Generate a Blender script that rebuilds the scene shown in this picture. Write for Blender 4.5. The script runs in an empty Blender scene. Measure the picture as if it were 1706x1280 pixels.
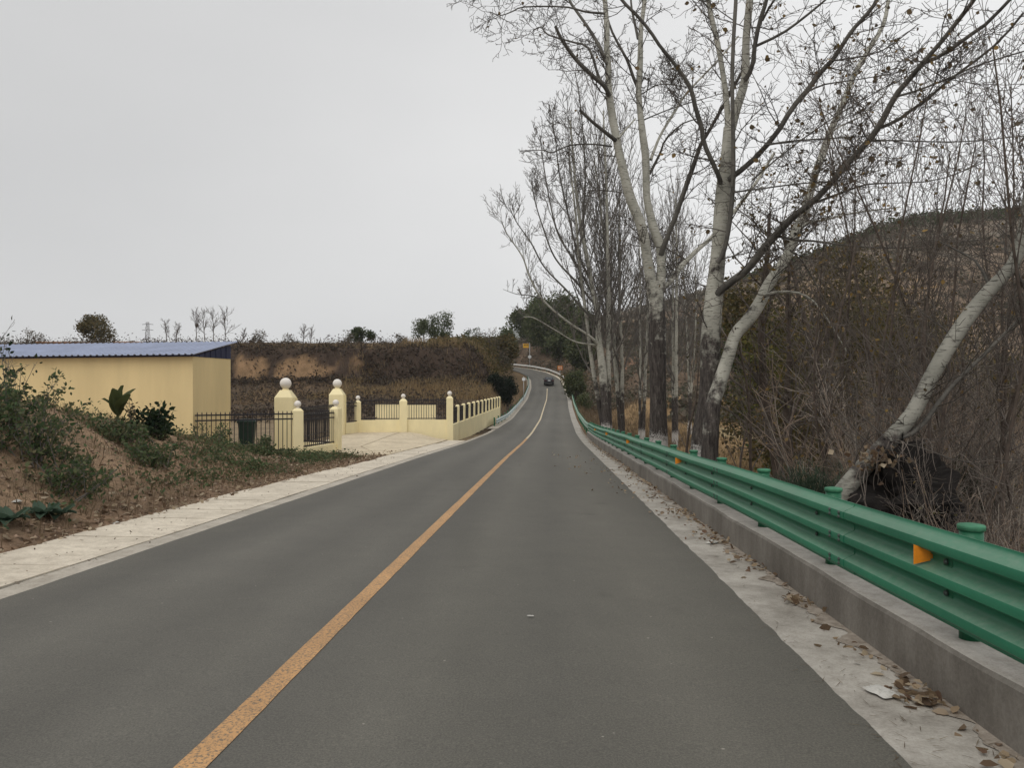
import bpy, math, random
import numpy as np
from mathutils import Vector, Matrix, Euler

# ------------------------------------------------------------------ camera, sky, sun
scene = bpy.context.scene
C = scene.collection
R = math.radians
rng = random.Random(7)
nrng = np.random.default_rng(7)
CAM_H, F = 1.5, 1280.0

cam_data = bpy.data.cameras.new('camera')
cam_data.sensor_width = 36.0
cam_data.lens = 36.0 * F / 1706.0
cam_data.clip_start, cam_data.clip_end = 0.05, 6000
cam = bpy.data.objects.new('camera', cam_data)
C.objects.link(cam)
cam.location = (0, 0, CAM_H)
cam.rotation_euler = (R(90), 0, 0)
scene.camera = cam

SUN_EL, SUN_AZ = 52.0, 215.0       # azimuth clockwise from +Y: behind and to the left
world = bpy.data.worlds.new('World')
scene.world = world
world.use_nodes = True
nt = world.node_tree
nt.nodes.clear()
w_out = nt.nodes.new('ShaderNodeOutputWorld')
w_bg = nt.nodes.new('ShaderNodeBackground')
w_bg.inputs['Strength'].default_value = 0.1
sky = nt.nodes.new('ShaderNodeTexSky')
sky.sky_type = 'NISHITA'
sky.sun_disc = False
sky.sun_elevation = R(SUN_EL)
sky.sun_rotation = R(SUN_AZ)
hsv = nt.nodes.new('ShaderNodeHueSaturation')
hsv.inputs['Saturation'].default_value = 0.35
nt.links.new(sky.outputs[0], hsv.inputs['Color'])
tc = nt.nodes.new('ShaderNodeTexCoord')
mp = nt.nodes.new('ShaderNodeMapping')
mp.inputs['Scale'].default_value = (1.0, 1.0, 2.2)
nz = nt.nodes.new('ShaderNodeTexNoise')
nz.inputs['Scale'].default_value = 1.3
nz.inputs['Detail'].default_value = 3
nt.links.new(tc.outputs['Generated'], mp.inputs[0])
nt.links.new(mp.outputs[0], nz.inputs['Vector'])
cr = nt.nodes.new('ShaderNodeValToRGB')
cr.color_ramp.elements[0].position = 0.3
cr.color_ramp.elements[0].color = (6.6, 6.62, 6.65, 1)
cr.color_ramp.elements[1].position = 0.7
cr.color_ramp.elements[1].color = (7.5, 7.5, 7.48, 1)
nt.links.new(nz.outputs[0], cr.inputs[0])
mx = nt.nodes.new('ShaderNodeMix')
mx.data_type = 'RGBA'
mx.inputs[0].default_value = 0.94
nt.links.new(hsv.outputs[0], mx.inputs[6])
nt.links.new(cr.outputs[0], mx.inputs[7])
sep = nt.nodes.new('ShaderNodeSeparateXYZ')
nt.links.new(tc.outputs['Generated'], sep.inputs[0])
gr = nt.nodes.new('ShaderNodeMapRange')
gr.interpolation_type = 'SMOOTHSTEP'
gr.inputs['From Min'].default_value, gr.inputs['From Max'].default_value = -0.7, 0.7
gr.inputs['To Min'].default_value, gr.inputs['To Max'].default_value = 0.92, 1.28
nt.links.new(sep.outputs['X'], gr.inputs['Value'])
vm = nt.nodes.new('ShaderNodeVectorMath')
vm.operation = 'SCALE'
nt.links.new(mx.outputs[2], vm.inputs[0])
nt.links.new(gr.outputs[0], vm.inputs['Scale'])
nt.links.new(vm.outputs[0], w_bg.inputs['Color'])
nt.links.new(w_bg.outputs[0], w_out.inputs['Surface'])

sun_data = bpy.data.lights.new('sun', 'SUN')
sun_data.energy = 1.5
sun_data.angle = R(50)
sun_data.color = (1.0, 0.96, 0.9)
sun = bpy.data.objects.new('sun', sun_data)
C.objects.link(sun)
_d = Vector((math.sin(R(SUN_AZ)) * math.cos(R(SUN_EL)), math.cos(R(SUN_AZ)) * math.cos(R(SUN_EL)), math.sin(R(SUN_EL))))
sun.rotation_euler = _d.to_track_quat('Z', 'Y').to_euler()
sun.location = (-10, -20, 40)

scene.view_settings.view_transform = 'Standard'
scene.view_settings.look = 'None'
scene.view_settings.exposure = 0.0
scene.view_settings.gamma = 1.0
scene.cycles.max_bounces = 6

# ------------------------------------------------------------------ helpers
def at(x, y, d):
    """the point d metres ahead that the photograph shows at (x, y)"""
    return Vector(((x - 853) / F * d, d, CAM_H - (y - 640) / F * d))

def lin(r, g, b):
    f = lambda c: (c / 255 / 12.92) if c / 255 <= 0.04045 else ((c / 255 + 0.055) / 1.055) ** 2.4
    return (f(r), f(g), f(b))

def tag(o, label=None, cat=None, group=None, kind=None):
    if label: o['label'] = label
    if cat: o['category'] = cat
    if group: o['group'] = group
    if kind: o['kind'] = kind
    return o

def link(name, mesh, parent=None, loc=(0, 0, 0), rot=(0, 0, 0), scale=(1, 1, 1)):
    o = bpy.data.objects.new(name, mesh)
    C.objects.link(o)
    o.location, o.rotation_euler, o.scale = loc, rot, scale
    if parent is not None: o.parent = parent
    return o

def empty(name, loc=(0, 0, 0), rz=0.0):
    return link(name, None, None, loc, (0, 0, rz))

class MB:
    """collects shapes into one mesh"""
    def __init__(s): s.v, s.f = [], []
    def add(s, vs, fs, M=None):
        n = len(s.v)
        s.v += [tuple(M @ Vector(p)) if M is not None else tuple(p) for p in vs]
        s.f += [tuple(i + n for i in f) for f in fs]
    def box(s, c, size, M=None):
        x, y, z = c; a, b, h = size[0] / 2, size[1] / 2, size[2] / 2
        vs = [(x + i * a, y + j * b, z + k * h) for k in (-1, 1) for j in (-1, 1) for i in (-1, 1)]
        s.add(vs, [(0, 2, 3, 1), (4, 5, 7, 6), (0, 1, 5, 4), (2, 6, 7, 3), (0, 4, 6, 2), (1, 3, 7, 5)], M)
    def bevel_box(s, c, size, b=0.02, M=None):
        x, y, z = c; hx, hy, hz = size[0] / 2, size[1] / 2, size[2] / 2
        rings = []
        for (zz, ins) in ((-hz, b), (-hz + b, 0), (hz - b, 0), (hz, b)):
            ax, ay = hx - ins, hy - ins
            rings.append([(x + px, y + py, z + zz) for px, py in ((-ax + b, -ay), (ax - b, -ay), (ax, -ay + b), (ax, ay - b), (ax - b, ay), (-ax + b, ay), (-ax, ay - b), (-ax, -ay + b))])
        s.rings(rings, True, M)
    def rings(s, rings, caps=True, M=None, closed=True):
        n = len(rings[0]); vs = [p for r in rings for p in r]; fs = []
        for k in range(len(rings) - 1):
            for i in range(n if closed else n - 1):
                j = (i + 1) % n
                fs.append((k * n + i, k * n + j, (k + 1) * n + j, (k + 1) * n + i))
        if caps:
            fs.append(tuple(range(n - 1, -1, -1)))
            fs.append(tuple((len(rings) - 1) * n + i for i in range(n)))
        s.add(vs, fs, M)
    def lathe(s, prof, n=12, M=None, caps=True):
        s.rings([[(r * math.cos(2 * math.pi * i / n), r * math.sin(2 * math.pi * i / n), z) for i in range(n)] for r, z in prof], caps, M)
    def sphere(s, c, r, n=16, m=10, M=None, sz=1.0):
        prof = [(max(r * math.sin(math.pi * k / m), 1e-4), -r * sz * math.cos(math.pi * k / m)) for k in range(m + 1)]
        s.rings([[(c[0] + q * math.cos(2 * math.pi * i / n), c[1] + q * math.sin(2 * math.pi * i / n), c[2] + z) for i in range(n)] for q, z in prof], True, M)
    def mesh(s, name, mat, smooth=False):
        me = bpy.data.meshes.new(name)
        me.from_pydata(s.v, [], s.f)
        me.materials.append(mat)
        if smooth:
            me.polygons.foreach_set('use_smooth', [True] * len(me.polygons))
        me.update()
        return me
    def build(s, name, mat, parent=None, smooth=False, loc=(0, 0, 0), rot=(0, 0, 0)):
        return link(name, s.mesh(name, mat, smooth), parent, loc, rot)

def np_mesh(name, v, quads=None, tris=None, mat=None, smooth=False, mat_idx=None):
    me = bpy.data.meshes.new(name)
    v = np.asarray(v, dtype=np.float32).reshape(-1, 3)
    loops, starts, totals = [], [], []
    pos = 0
    if quads is not None and len(quads):
        q = np.asarray(quads, dtype=np.int32); loops.append(q.ravel())
        starts.append(np.arange(len(q)) * 4); totals.append(np.full(len(q), 4)); pos = len(q) * 4
    if tris is not None and len(tris):
        t = np.asarray(tris, dtype=np.int32); loops.append(t.ravel())
        starts.append(pos + np.arange(len(t)) * 3); totals.append(np.full(len(t), 3))
    loops = np.concatenate(loops); starts = np.concatenate(starts); totals = np.concatenate(totals)
    me.vertices.add(len(v)); me.vertices.foreach_set('co', v.ravel())
    me.loops.add(len(loops)); me.loops.foreach_set('vertex_index', loops.astype(np.int32))
    me.polygons.add(len(starts))
    me.polygons.foreach_set('loop_start', starts.astype(np.int32))
    me.polygons.foreach_set('loop_total', totals.astype(np.int32))
    if smooth: me.polygons.foreach_set('use_smooth', np.ones(len(starts), dtype=bool))
    if mat is not None: me.materials.append(mat)
    me.update(calc_edges=True)
    me.validate()
    return me

def sstep(x, a, b):
    t = np.clip((np.asarray(x, dtype=float) - a) / (b - a), 0, 1)
    return t * t * (3 - 2 * t)

_perm = np.random.default_rng(3).random((256, 256))
def vnoise(x, y):
    x = np.asarray(x, dtype=float); y = np.asarray(y, dtype=float)
    xi, yi = np.floor(x).astype(int), np.floor(y).astype(int)
    fx, fy = x - xi, y - yi
    fx, fy = fx * fx * (3 - 2 * fx), fy * fy * (3 - 2 * fy)
    g = lambda a, b: _perm[a & 255, b & 255]
    return (g(xi, yi) * (1 - fx) + g(xi + 1, yi) * fx) * (1 - fy) + (g(xi, yi + 1) * (1 - fx) + g(xi + 1, yi + 1) * fx) * fy - 0.5
def fbm(x, y, o=4):
    s = 0; a = 1.0
    for k in range(o):
        s = s + a * vnoise(x * 2 ** k + 17 * k, y * 2 ** k + 5 * k); a *= 0.5
    return s

# ------------------------------------------------------------------ materials
M = {}
def new_mat(name):
    m = bpy.data.materials.new(name); m.use_nodes = True
    n = m.node_tree.nodes; l = m.node_tree.links
    b = n['Principled BSDF']
    return m, n, l, b

def ramp(n, stops):
    r = n.new('ShaderNodeValToRGB'); e = r.color_ramp.elements
    while len(e) < len(stops): e.new(0.5)
    for i, (p, c) in enumerate(stops):
        e[i].position = p; e[i].color = (*c, 1)
    return r

def noise_node(n, l, scale, detail=4, coord='Object', rough=0.6, stretch=None):
    t = n.new('ShaderNodeTexCoord'); z = n.new('ShaderNodeTexNoise')
    z.inputs['Scale'].default_value = scale; z.inputs['Detail'].default_value = detail
    z.inputs['Roughness'].default_value = rough
    if stretch:
        mpn = n.new('ShaderNodeMapping'); mpn.inputs['Scale'].default_value = stretch
        l.new(t.outputs[coord], mpn.inputs[0]); l.new(mpn.outputs[0], z.inputs['Vector'])
    else:
        l.new(t.outputs[coord], z.inputs['Vector'])
    return z

def mixc(n, l, fac, a, b, mode='MIX'):
    m = n.new('ShaderNodeMix'); m.data_type = 'RGBA'; m.blend_type = mode
    for sock, val in ((m.inputs[0], fac), (m.inputs[6], a), (m.inputs[7], b)):
        if hasattr(val, 'links'): l.new(val, sock)
        elif isinstance(val, (int, float)): sock.default_value = val
        else: sock.default_value = (*val, 1)
    return m.outputs[2]

def bump(n, l, b, height, strength=0.3, dist=0.02):
    bp = n.new('ShaderNodeBump'); bp.inputs['Strength'].default_value = strength; bp.inputs['Distance'].default_value = dist
    l.new(height, bp.inputs['Height']); l.new(bp.outputs[0], b.inputs['Normal'])

def simple(name, c, rough=0.7, var=0.25, scale=4.0, c2=None, bmp=0.0, metal=0.0, spec=0.3, bscale=None, detail=5, stretch=None, coord='Object'):
    m, n, l, b = new_mat(name)
    z = noise_node(n, l, scale, detail, coord=coord, stretch=stretch)
    lo = c2 if c2 else tuple(x * (1 - var) for x in c)
    hi = c if c2 else tuple(min(x * (1 + var), 1) for x in c)
    r = ramp(n, [(0.32, lo), (0.68, hi)])
    l.new(z.outputs[0], r.inputs[0]); l.new(r.outputs[0], b.inputs['Base Color'])
    b.inputs['Roughness'].default_value = rough; b.inputs['Metallic'].default_value = metal
    b.inputs['Specular IOR Level'].default_value = spec
    if bmp:
        z2 = noise_node(n, l, bscale or scale * 6, 6, coord=coord) if bscale or True else z
        bump(n, l, b, z2.outputs[0], bmp)
    M[name] = m
    return m

def leaf_mat(name, cols, trans=0.35):
    """leaf colour differs from leaf to leaf"""
    m, n, l, b = new_mat(name)
    g = n.new('ShaderNodeNewGeometry')
    r = ramp(n, [(i / max(len(cols) - 1, 1), c) for i, c in enumerate(cols)])
    l.new(g.outputs['Random Per Island'], r.inputs[0])
    l.new(r.outputs[0], b.inputs['Base Color'])
    b.inputs['Roughness'].default_value = 0.65; b.inputs['Specular IOR Level'].default_value = 0.2
    tr = n.new('ShaderNodeBsdfTranslucent'); l.new(r.outputs[0], tr.inputs[0])
    ms = n.new('ShaderNodeMixShader'); ms.inputs[0].default_value = trans
    l.new(b.outputs[0], ms.inputs[1]); l.new(tr.outputs[0], ms.inputs[2])
    l.new(ms.outputs[0], n['Material Output'].inputs['Surface'])
    M[name] = m
    return m

def mat_asphalt():
    m, n, l, b = new_mat('asphalt')
    big = noise_node(n, l, 0.35, 5, stretch=(1.6, 0.25, 1))
    mid = noise_node(n, l, 2.2, 6)
    fine = noise_node(n, l, 95, 4, rough=0.85)
    r1 = ramp(n, [(0.3, (0.094, 0.090, 0.079)), (0.7, (0.118, 0.113, 0.100))])
    l.new(big.outputs[0], r1.inputs[0])
    r2 = ramp(n, [(0.35, (0.93, 0.93, 0.93)), (0.7, (1.05, 1.05, 1.04))])
    l.new(mid.outputs[0], r2.inputs[0])
    c = mixc(n, l, 0.75, r1.outputs[0], r2.outputs[0], 'MULTIPLY')
    r3 = ramp(n, [(0.28, (0.5, 0.5, 0.5)), (0.5, (1, 1, 1)), (0.72, (1.7, 1.66, 1.58))])
    l.new(fine.outputs[0], r3.inputs[0])
    c = mixc(n, l, 0.85, c, r3.outputs[0], 'MULTIPLY')
    # polished wheel tracks and darker strip between them, measured across the road
    ac = n.new('ShaderNodeAttribute'); ac.attribute_name = 'across'
    jit = n.new('ShaderNodeMath'); jit.operation = 'MULTIPLY_ADD'; jit.inputs[1].default_value = 0.7; l.new(big.outputs[0], jit.inputs[0]); l.new(ac.outputs['Fac'], jit.inputs[2])
    mrx = n.new('ShaderNodeMapRange'); mrx.inputs['From Min'].default_value = -2.65; mrx.inputs['From Max'].default_value = 3.4; l.new(jit.outputs[0], mrx.inputs['Value'])
    rt = ramp(n, [(0.0, (1.05, 1.04, 1.02)), (0.10, (.90, .90, .90)), (0.22, (1.08, 1.08, 1.07)), (0.33, (.92, .92, .92)), (0.43, (1.06, 1.06, 1.05)), (0.52, (.9, .9, .9)), (0.62, (1.10, 1.10, 1.08)), (0.74, (.93, .93, .92)), (0.86, (1.12, 1.11, 1.08)), (1.0, (.95, .94, .92))])
    l.new(mrx.outputs[0], rt.inputs[0])
    c = mixc(n, l, 1.0, c, rt.outputs[0], 'MULTIPLY')
    # darker old stains
    st_ = noise_node(n, l, 0.9, 3); rs = ramp(n, [(0.66, (1, 1, 1)), (0.76, (.80, .80, .80))]); l.new(st_.outputs[0], rs.inputs[0])
    c = mixc(n, l, 1.0, c, rs.outputs[0], 'MULTIPLY')
    # scattered pale chips of stone
    vo = n.new('ShaderNodeTexVoronoi'); vo.inputs['Scale'].default_value = 9
    t = n.new('ShaderNodeTexCoord'); l.new(t.outputs['Object'], vo.inputs['Vector'])
    rv = ramp(n, [(0.0, (1, 1, 1)), (0.06, (1, 1, 1)), (0.085, (0, 0, 0))])
    l.new(vo.outputs['Distance'], rv.inputs[0])
    wn = n.new('ShaderNodeTexWhiteNoise'); l.new(vo.outputs['Position'], wn.inputs['Vector'])
    rw = ramp(n, [(0.90, (0, 0, 0)), (0.92, (0.75, 0.75, 0.75))]); l.new(wn.outputs['Value'], rw.inputs[0])
    chip = mixc(n, l, 1.0, rv.outputs[0], rw.outputs[0], 'MULTIPLY')
    c = mixc(n, l, chip, c, (0.3, 0.28, 0.24))
    l.new(c, b.inputs['Base Color'])
    b.inputs['Roughness'].default_value = 0.82; b.inputs['Specular IOR Level'].default_value = 0.28
    bump(n, l, b, fine.outputs[0], 0.35, 0.006)
    M['asphalt'] = m
mat_asphalt()

def mat_paint():
    m, n, l, b = new_mat('yellow_paint')
    z = noise_node(n, l, 60, 4, rough=0.8); z2 = noise_node(n, l, 1.2, 5)
    r = ramp(n, [(0.38, (0.13, 0.11, 0.08)), (0.53, lin(192, 148, 98))])
    l.new(z.outputs[0], r.inputs[0])
    r2 = ramp(n, [(0.3, (0.78, 0.78, 0.8)), (0.7, (1.05, 1.05, 1.05))]); l.new(z2.outputs[0], r2.inputs[0])
    c = mixc(n, l, 1.0, r.outputs[0], r2.outputs[0], 'MULTIPLY')
    l.new(c, b.inputs['Base Color']); b.inputs['Roughness'].default_value = 0.75
    M['yellow_paint'] = m
mat_paint()

simple('far_paint', (0.50, 0.42, 0.29), 0.8, 0.2, 3)  # yellow line farther off, its fading with distance put into the colour
def mat_concrete(name, c, dirt, streak=False, sc=1.0):
    m, n, l, b = new_mat(name)
    a = noise_node(n, l, 1.1 * sc, 6); f = noise_node(n, l, 40 * sc, 4, rough=0.75); k = noise_node(n, l, 6 * sc, 6, rough=0.7, stretch=(1, 1, 0.25) if streak else None)
    r = ramp(n, [(0.3, dirt), (0.62, c)]); l.new(a.outputs[0], r.inputs[0])
    r2 = ramp(n, [(0.3, (0.72, 0.71, 0.70)), (0.65, (1.06, 1.06, 1.05))]); l.new(f.outputs[0], r2.inputs[0])
    r3 = ramp(n, [(0.3, (0.72, 0.7, 0.68)), (0.6, (1.05, 1.05, 1.05))]); l.new(k.outputs[0], r3.inputs[0])
    cc = mixc(n, l, 0.8, r.outputs[0], r2.outputs[0], 'MULTIPLY'); cc = mixc(n, l, 0.8, cc, r3.outputs[0], 'MULTIPLY')
    l.new(cc, b.inputs['Base Color']); b.inputs['Roughness'].default_value = 0.88; b.inputs['Specular IOR Level'].default_value = 0.2
    bump(n, l, b, f.outputs[0], 0.25, 0.01)
    M[name] = m
mat_concrete('slab', (0.67, 0.605, 0.50), (0.52, 0.465, 0.38))
mat_concrete('apron', (0.66, 0.57, 0.42), (0.52, 0.44, 0.32))
mat_concrete('gutter', (0.47, 0.43, 0.37), (0.36, 0.33, 0.28))
mat_concrete('shoulder', (0.44, 0.415, 0.375), (0.28, 0.26, 0.23), sc=1.6)
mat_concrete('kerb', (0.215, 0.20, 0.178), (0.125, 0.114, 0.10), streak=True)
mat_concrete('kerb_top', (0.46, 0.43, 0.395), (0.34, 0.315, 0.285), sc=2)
simple('wall_yellow', (0.84, 0.735, 0.45), 0.85, 0.07, 1.6, bmp=0.05, stretch=(1.2, 1.2, .5))
simple('building_yellow', (0.72, 0.565, 0.30), 0.85, 0.07, 0.9, bmp=0.05, stretch=(1.4, 1.4, .25))
simple('ball_white', (0.72, 0.68, 0.63), 0.6, 0.06, 3)
simple('iron_black', (0.018, 0.015, 0.018), 0.45, 0.3, 8, spec=0.4)
simple('roof_blue', (0.30, 0.34, 0.46), 0.5, 0.12, 1.2, spec=0.5)
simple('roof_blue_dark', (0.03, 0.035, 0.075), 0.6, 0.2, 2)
simple('dirt', (0.17, 0.14, 0.11), 0.95, 0.35, 16, c2=(0.33, 0.29, 0.245), bmp=0.3)
def mat_rail():
    m, n, l, b = new_mat('rail_green')
    z = noise_node(n, l, 2.2, 8, rough=0.7, stretch=(1, 0.35, 2.5)); f = noise_node(n, l, 22, 6, rough=0.75)
    r = ramp(n, [(0.3, (0.010, 0.120, 0.064)), (0.7, (0.024, 0.195, 0.105))]); l.new(z.outputs[0], r.inputs[0])
    # road dust lying on what faces up
    g = n.new('ShaderNodeNewGeometry'); sx = n.new('ShaderNodeSeparateXYZ'); l.new(g.outputs['Normal'], sx.inputs[0])
    ma = n.new('ShaderNodeMath'); ma.operation = 'MULTIPLY'; l.new(sx.outputs['Z'], ma.inputs[0]); l.new(f.outputs[0], ma.inputs[1])
    rr = ramp(n, [(0.1, (0, 0, 0)), (0.6, (0.62, 0.62, 0.62))]); l.new(ma.outputs[0], rr.inputs[0])
    c = mixc(n, l, rr.outputs[0], r.outputs[0], (0.20, 0.27, 0.21))
    l.new(c, b.inputs['Base Color']); rg_ = n.new('ShaderNodeMapRange'); rg_.inputs['To Min'].default_value = .35; rg_.inputs['To Max'].default_value = .7; l.new(f.outputs[0], rg_.inputs['Value']); l.new(rg_.outputs[0], b.inputs['Roughness']); b.inputs['Specular IOR Level'].default_value = 0.4
    M['rail_green'] = m
mat_rail()
simple('post_green', (0.012, 0.115, 0.055), 0.45, 0.25, 3, spec=0.4)
simple('cap_green', (0.045, 0.17, 0.095), 0.6, 0.3, 12, spec=0.3)
simple('rail_pale', (0.40, 0.46, 0.44), 0.55, 0.15, 3)
simple('rail_palegreen', (0.22, 0.33, 0.26), 0.55, 0.15, 3)
simple('rail_white', (0.62, 0.62, 0.60), 0.55, 0.1, 3)
simple('bolt_steel', (0.08, 0.10, 0.09), 0.5, 0.3, 20, metal=0.5)
simple('reflector_orange', (0.72, 0.24, 0.015), 0.35, 0.12, 30)
simple('bin_green', (0.015, 0.035, 0.028), 0.5, 0.2, 4)
simple('brick_far', (0.30, 0.16, 0.09), 0.9, 0.25, 3)
simple('soil_hollow_shade', (0.012, 0.010, 0.009), 1.0, 0.5, 6, bmp=0.6, bscale=12)  # earth darkened to carry the shade of the root hollow
simple('twig', (0.27, 0.235, 0.198), 0.9, 0.4, 3)
simple('crown_twig', (0.085, 0.074, 0.064), 0.9, 0.35, 2)
simple('clod', (0.24, 0.17, 0.12), 0.95, 0.35, 6)
simple('twig_dark', (0.115, 0.096, 0.082), 0.9, 0.4, 3)
simple('twig_red', (0.265, 0.20, 0.152), 0.9, 0.4, 2)
simple('twig_pale', (0.20, 0.18, 0.155), 0.9, 0.3, 2)
simple('twig_grey', (0.135, 0.123, 0.11), 0.9, 0.3, 2)
simple('sapling_bark', (0.085, 0.066, 0.053), 0.9, 0.4, 6)
simple('sign_yellow', (0.75, 0.40, 0.03), 0.5, 0.08, 3)
simple('sign_orange', (0.50, 0.17, 0.03), 0.6, 0.15, 6)
simple('sign_white', (0.62, 0.63, 0.62), 0.5, 0.05, 3)
simple('pole_grey', (0.42, 0.43, 0.43), 0.5, 0.1, 3)
simple('car_black', (0.006, 0.006, 0.008), 0.4, 0.1, 2, spec=0.35)
simple('car_glass', (0.02, 0.025, 0.03), 0.08, 0.05, 2, spec=0.7)
simple('tyre', (0.015, 0.015, 0.015), 0.9, 0.2, 9)
simple('chrome', (0.55, 0.55, 0.56), 0.3, 0.05, 9, metal=0.9)
simple('lamp_red', (0.06, 0.006, 0.006), 0.3, 0.1, 9)
simple('plastic_white', (0.44, 0.43, 0.40), 0.45, 0.12, 14)
simple('lattice_steel', (0.22, 0.22, 0.23), 0.6, 0.1, 3)
leaf_mat('leaf_dry', [(0.20, 0.13, 0.08), (0.09, 0.06, 0.04), (0.30, 0.22, 0.14), (0.48, 0.40, 0.29), (0.15, 0.09, 0.06), (0.36, 0.28, 0.18)])
leaf_mat('leaf_autumn', [(0.24, 0.16, 0.05), (0.10, 0.075, 0.04), (0.16, 0.11, 0.06), (0.09, 0.07, 0.045), (0.30, 0.19, 0.06), (0.07, 0.055, 0.035)])
leaf_mat('leaf_weed', [(0.045, 0.085, 0.032), (0.075, 0.115, 0.048), (0.115, 0.13, 0.06), (0.035, 0.062, 0.03), (0.15, 0.13, 0.07), (0.06, 0.10, 0.045)])
leaf_mat('leaf_dark', [(0.012, 0.026, 0.014), (0.022, 0.040, 0.018), (0.035, 0.05, 0.02)])
leaf_mat('leaf_conifer', [(0.006, 0.012, 0.008), (0.012, 0.020, 0.011), (0.018, 0.025, 0.012)])
leaf_mat('leaf_green', [(0.035, 0.055, 0.02), (0.055, 0.078, 0.03), (0.075, 0.085, 0.032), (0.03, 0.04, 0.018)])
leaf_mat('leaf_willow', [(0.085, 0.105, 0.055), (0.11, 0.125, 0.065), (0.07, 0.085, 0.045)])
leaf_mat('leaf_olive', [(0.075, 0.068, 0.032), (0.115, 0.095, 0.04), (0.055, 0.055, 0.028), (0.17, 0.125, 0.045), (0.09, 0.068, 0.04)])
leaf_mat('leaf_yellowgreen', [(0.13, 0.125, 0.035), (0.085, 0.095, 0.03), (0.18, 0.15, 0.04), (0.06, 0.065, 0.028)])
leaf_mat('leaf_evergreen', [(0.025, 0.045, 0.028), (0.04, 0.065, 0.038), (0.055, 0.075, 0.05)])
leaf_mat('leaf_mid', [(0.055, 0.075, 0.032), (0.085, 0.105, 0.045), (0.11, 0.115, 0.05), (0.05, 0.06, 0.03)])
leaf_mat('litter_dark', [(0.09, 0.07, 0.05), (0.14, 0.11, 0.08), (0.20, 0.15, 0.10)])
leaf_mat('leaf_blue', [(0.05, 0.085, 0.062), (0.07, 0.11, 0.075), (0.04, 0.07, 0.05)])
leaf_mat('grass_dry', [(0.24, 0.17, 0.085), (0.32, 0.235, 0.12), (0.16, 0.115, 0.065), (0.21, 0.135, 0.07), (0.40, 0.31, 0.17)])
leaf_mat('grass_brown', [(0.11, 0.08, 0.05), (0.155, 0.11, 0.065), (0.085, 0.06, 0.042), (0.21, 0.16, 0.09)])
leaf_mat('scrub_hill', [(0.11, 0.098, 0.07), (0.075, 0.078, 0.052), (0.15, 0.115, 0.085), (0.17, 0.145, 0.11)])
leaf_mat('scrub_cliff', [(0.060, 0.044, 0.034), (0.042, 0.032, 0.027), (0.095, 0.07, 0.05), (0.05, 0.045, 0.03)])

def mat_bark(nm='poplar_bark', zlim=0.0, wash=-0.2, br=1.0):
    m, n, l, b = new_mat(nm)
    t = n.new('ShaderNodeTexCoord'); sx = n.new('ShaderNodeSeparateXYZ'); l.new(t.outputs['Object'], sx.inputs[0])
    base = noise_node(n, l, 2.0, 6); lent = noise_node(n, l, 5.5, 5, rough=0.7, stretch=(1, 1, 7.5))
    fis = noise_node(n, l, 9, 6, rough=0.75, stretch=(1.8, 1.8, 0.35)); patch = noise_node(n, l, 1.7, 6, rough=0.7)
    r = ramp(n, [(0.3, (0.27 * br, 0.265 * br, 0.225 * br)), (0.7, (0.46 * br, 0.445 * br, 0.385 * br))]); l.new(base.outputs[0], r.inputs[0])
    rl = ramp(n, [(0.36, (0.10, 0.095, 0.09)), (0.46, (1, 1, 1))]); l.new(lent.outputs[0], rl.inputs[0])
    pale = mixc(n, l, 0.85, r.outputs[0], rl.outputs[0], 'MULTIPLY')
    rd = ramp(n, [(0.36, (0.018, 0.015, 0.014)), (0.6, (0.085, 0.073, 0.065)), (0.72, (0.22, 0.20, 0.175))]); l.new(fis.outputs[0], rd.inputs[0])
    # rough dark bark on the old foot of the trunk, ragged upper limit
    ma = n.new('ShaderNodeMath'); ma.operation = 'MULTIPLY_ADD'; ma.inputs[1].default_value = -11.0
    l.new(patch.outputs[0], ma.inputs[0]); l.new(sx.outputs['Z'], ma.inputs[2])
    mr = n.new('ShaderNodeMapRange'); mr.inputs['From Min'].default_value = -2.4 + zlim; mr.inputs['From Max'].default_value = -1.2 + zlim
    mr.inputs['To Min'].default_value = 1.0; mr.inputs['To Max'].default_value = 0.0
    l.new(ma.outputs[0], mr.inputs['Value'])
    c = mixc(n, l, mr.outputs[0], pale, rd.outputs[0])
    # flaking whitewash round the foot
    wz = noise_node(n, l, 14, 5, rough=0.8)
    mb = n.new('ShaderNodeMath'); mb.operation = 'MULTIPLY_ADD'; mb.inputs[1].default_value = 1.4
    l.new(wz.outputs[0], mb.inputs[0]); l.new(sx.outputs['Z'], mb.inputs[2])
    mw = n.new('ShaderNodeMapRange'); mw.inputs['From Min'].default_value = 2.0 + wash; mw.inputs['From Max'].default_value = 2.25 + wash
    mw.inputs['To Min'].default_value = 0.85; mw.inputs['To Max'].default_value = 0.0
    l.new(mb.outputs[0], mw.inputs['Value'])
    c = mixc(n, l, mw.outputs[0], c, (0.52, 0.50, 0.47))
    l.new(c, b.inputs['Base Color']); b.inputs['Roughness'].default_value = 0.85; b.inputs['Specular IOR Level'].default_value = 0.2
    bump(n, l, b, fis.outputs[0], 0.5, 0.03)
    M[nm] = m
    if nm != 'poplar_bark': return
    m2, n, l, b = new_mat('limb_bark')
    base = noise_node(n, l, 1.6, 5); lent = noise_node(n, l, 7, 4, rough=0.7)
    r = ramp(n, [(0.3, (0.052, 0.048, 0.042)), (0.72, (0.15, 0.14, 0.12))]); l.new(base.outputs[0], r.inputs[0])
    rl = ramp(n, [(0.3, (0.45, 0.45, 0.45)), (0.5, (1, 1, 1))]); l.new(lent.outputs[0], rl.inputs[0])
    l.new(mixc(n, l, 0.8, r.outputs[0], rl.outputs[0], 'MULTIPLY'), b.inputs['Base Color']); b.inputs['Roughness'].default_value = 0.9
    M['limb_bark'] = m2
mat_bark()
mat_bark('poplar_bark_old', 1.8, -.15)
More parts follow.
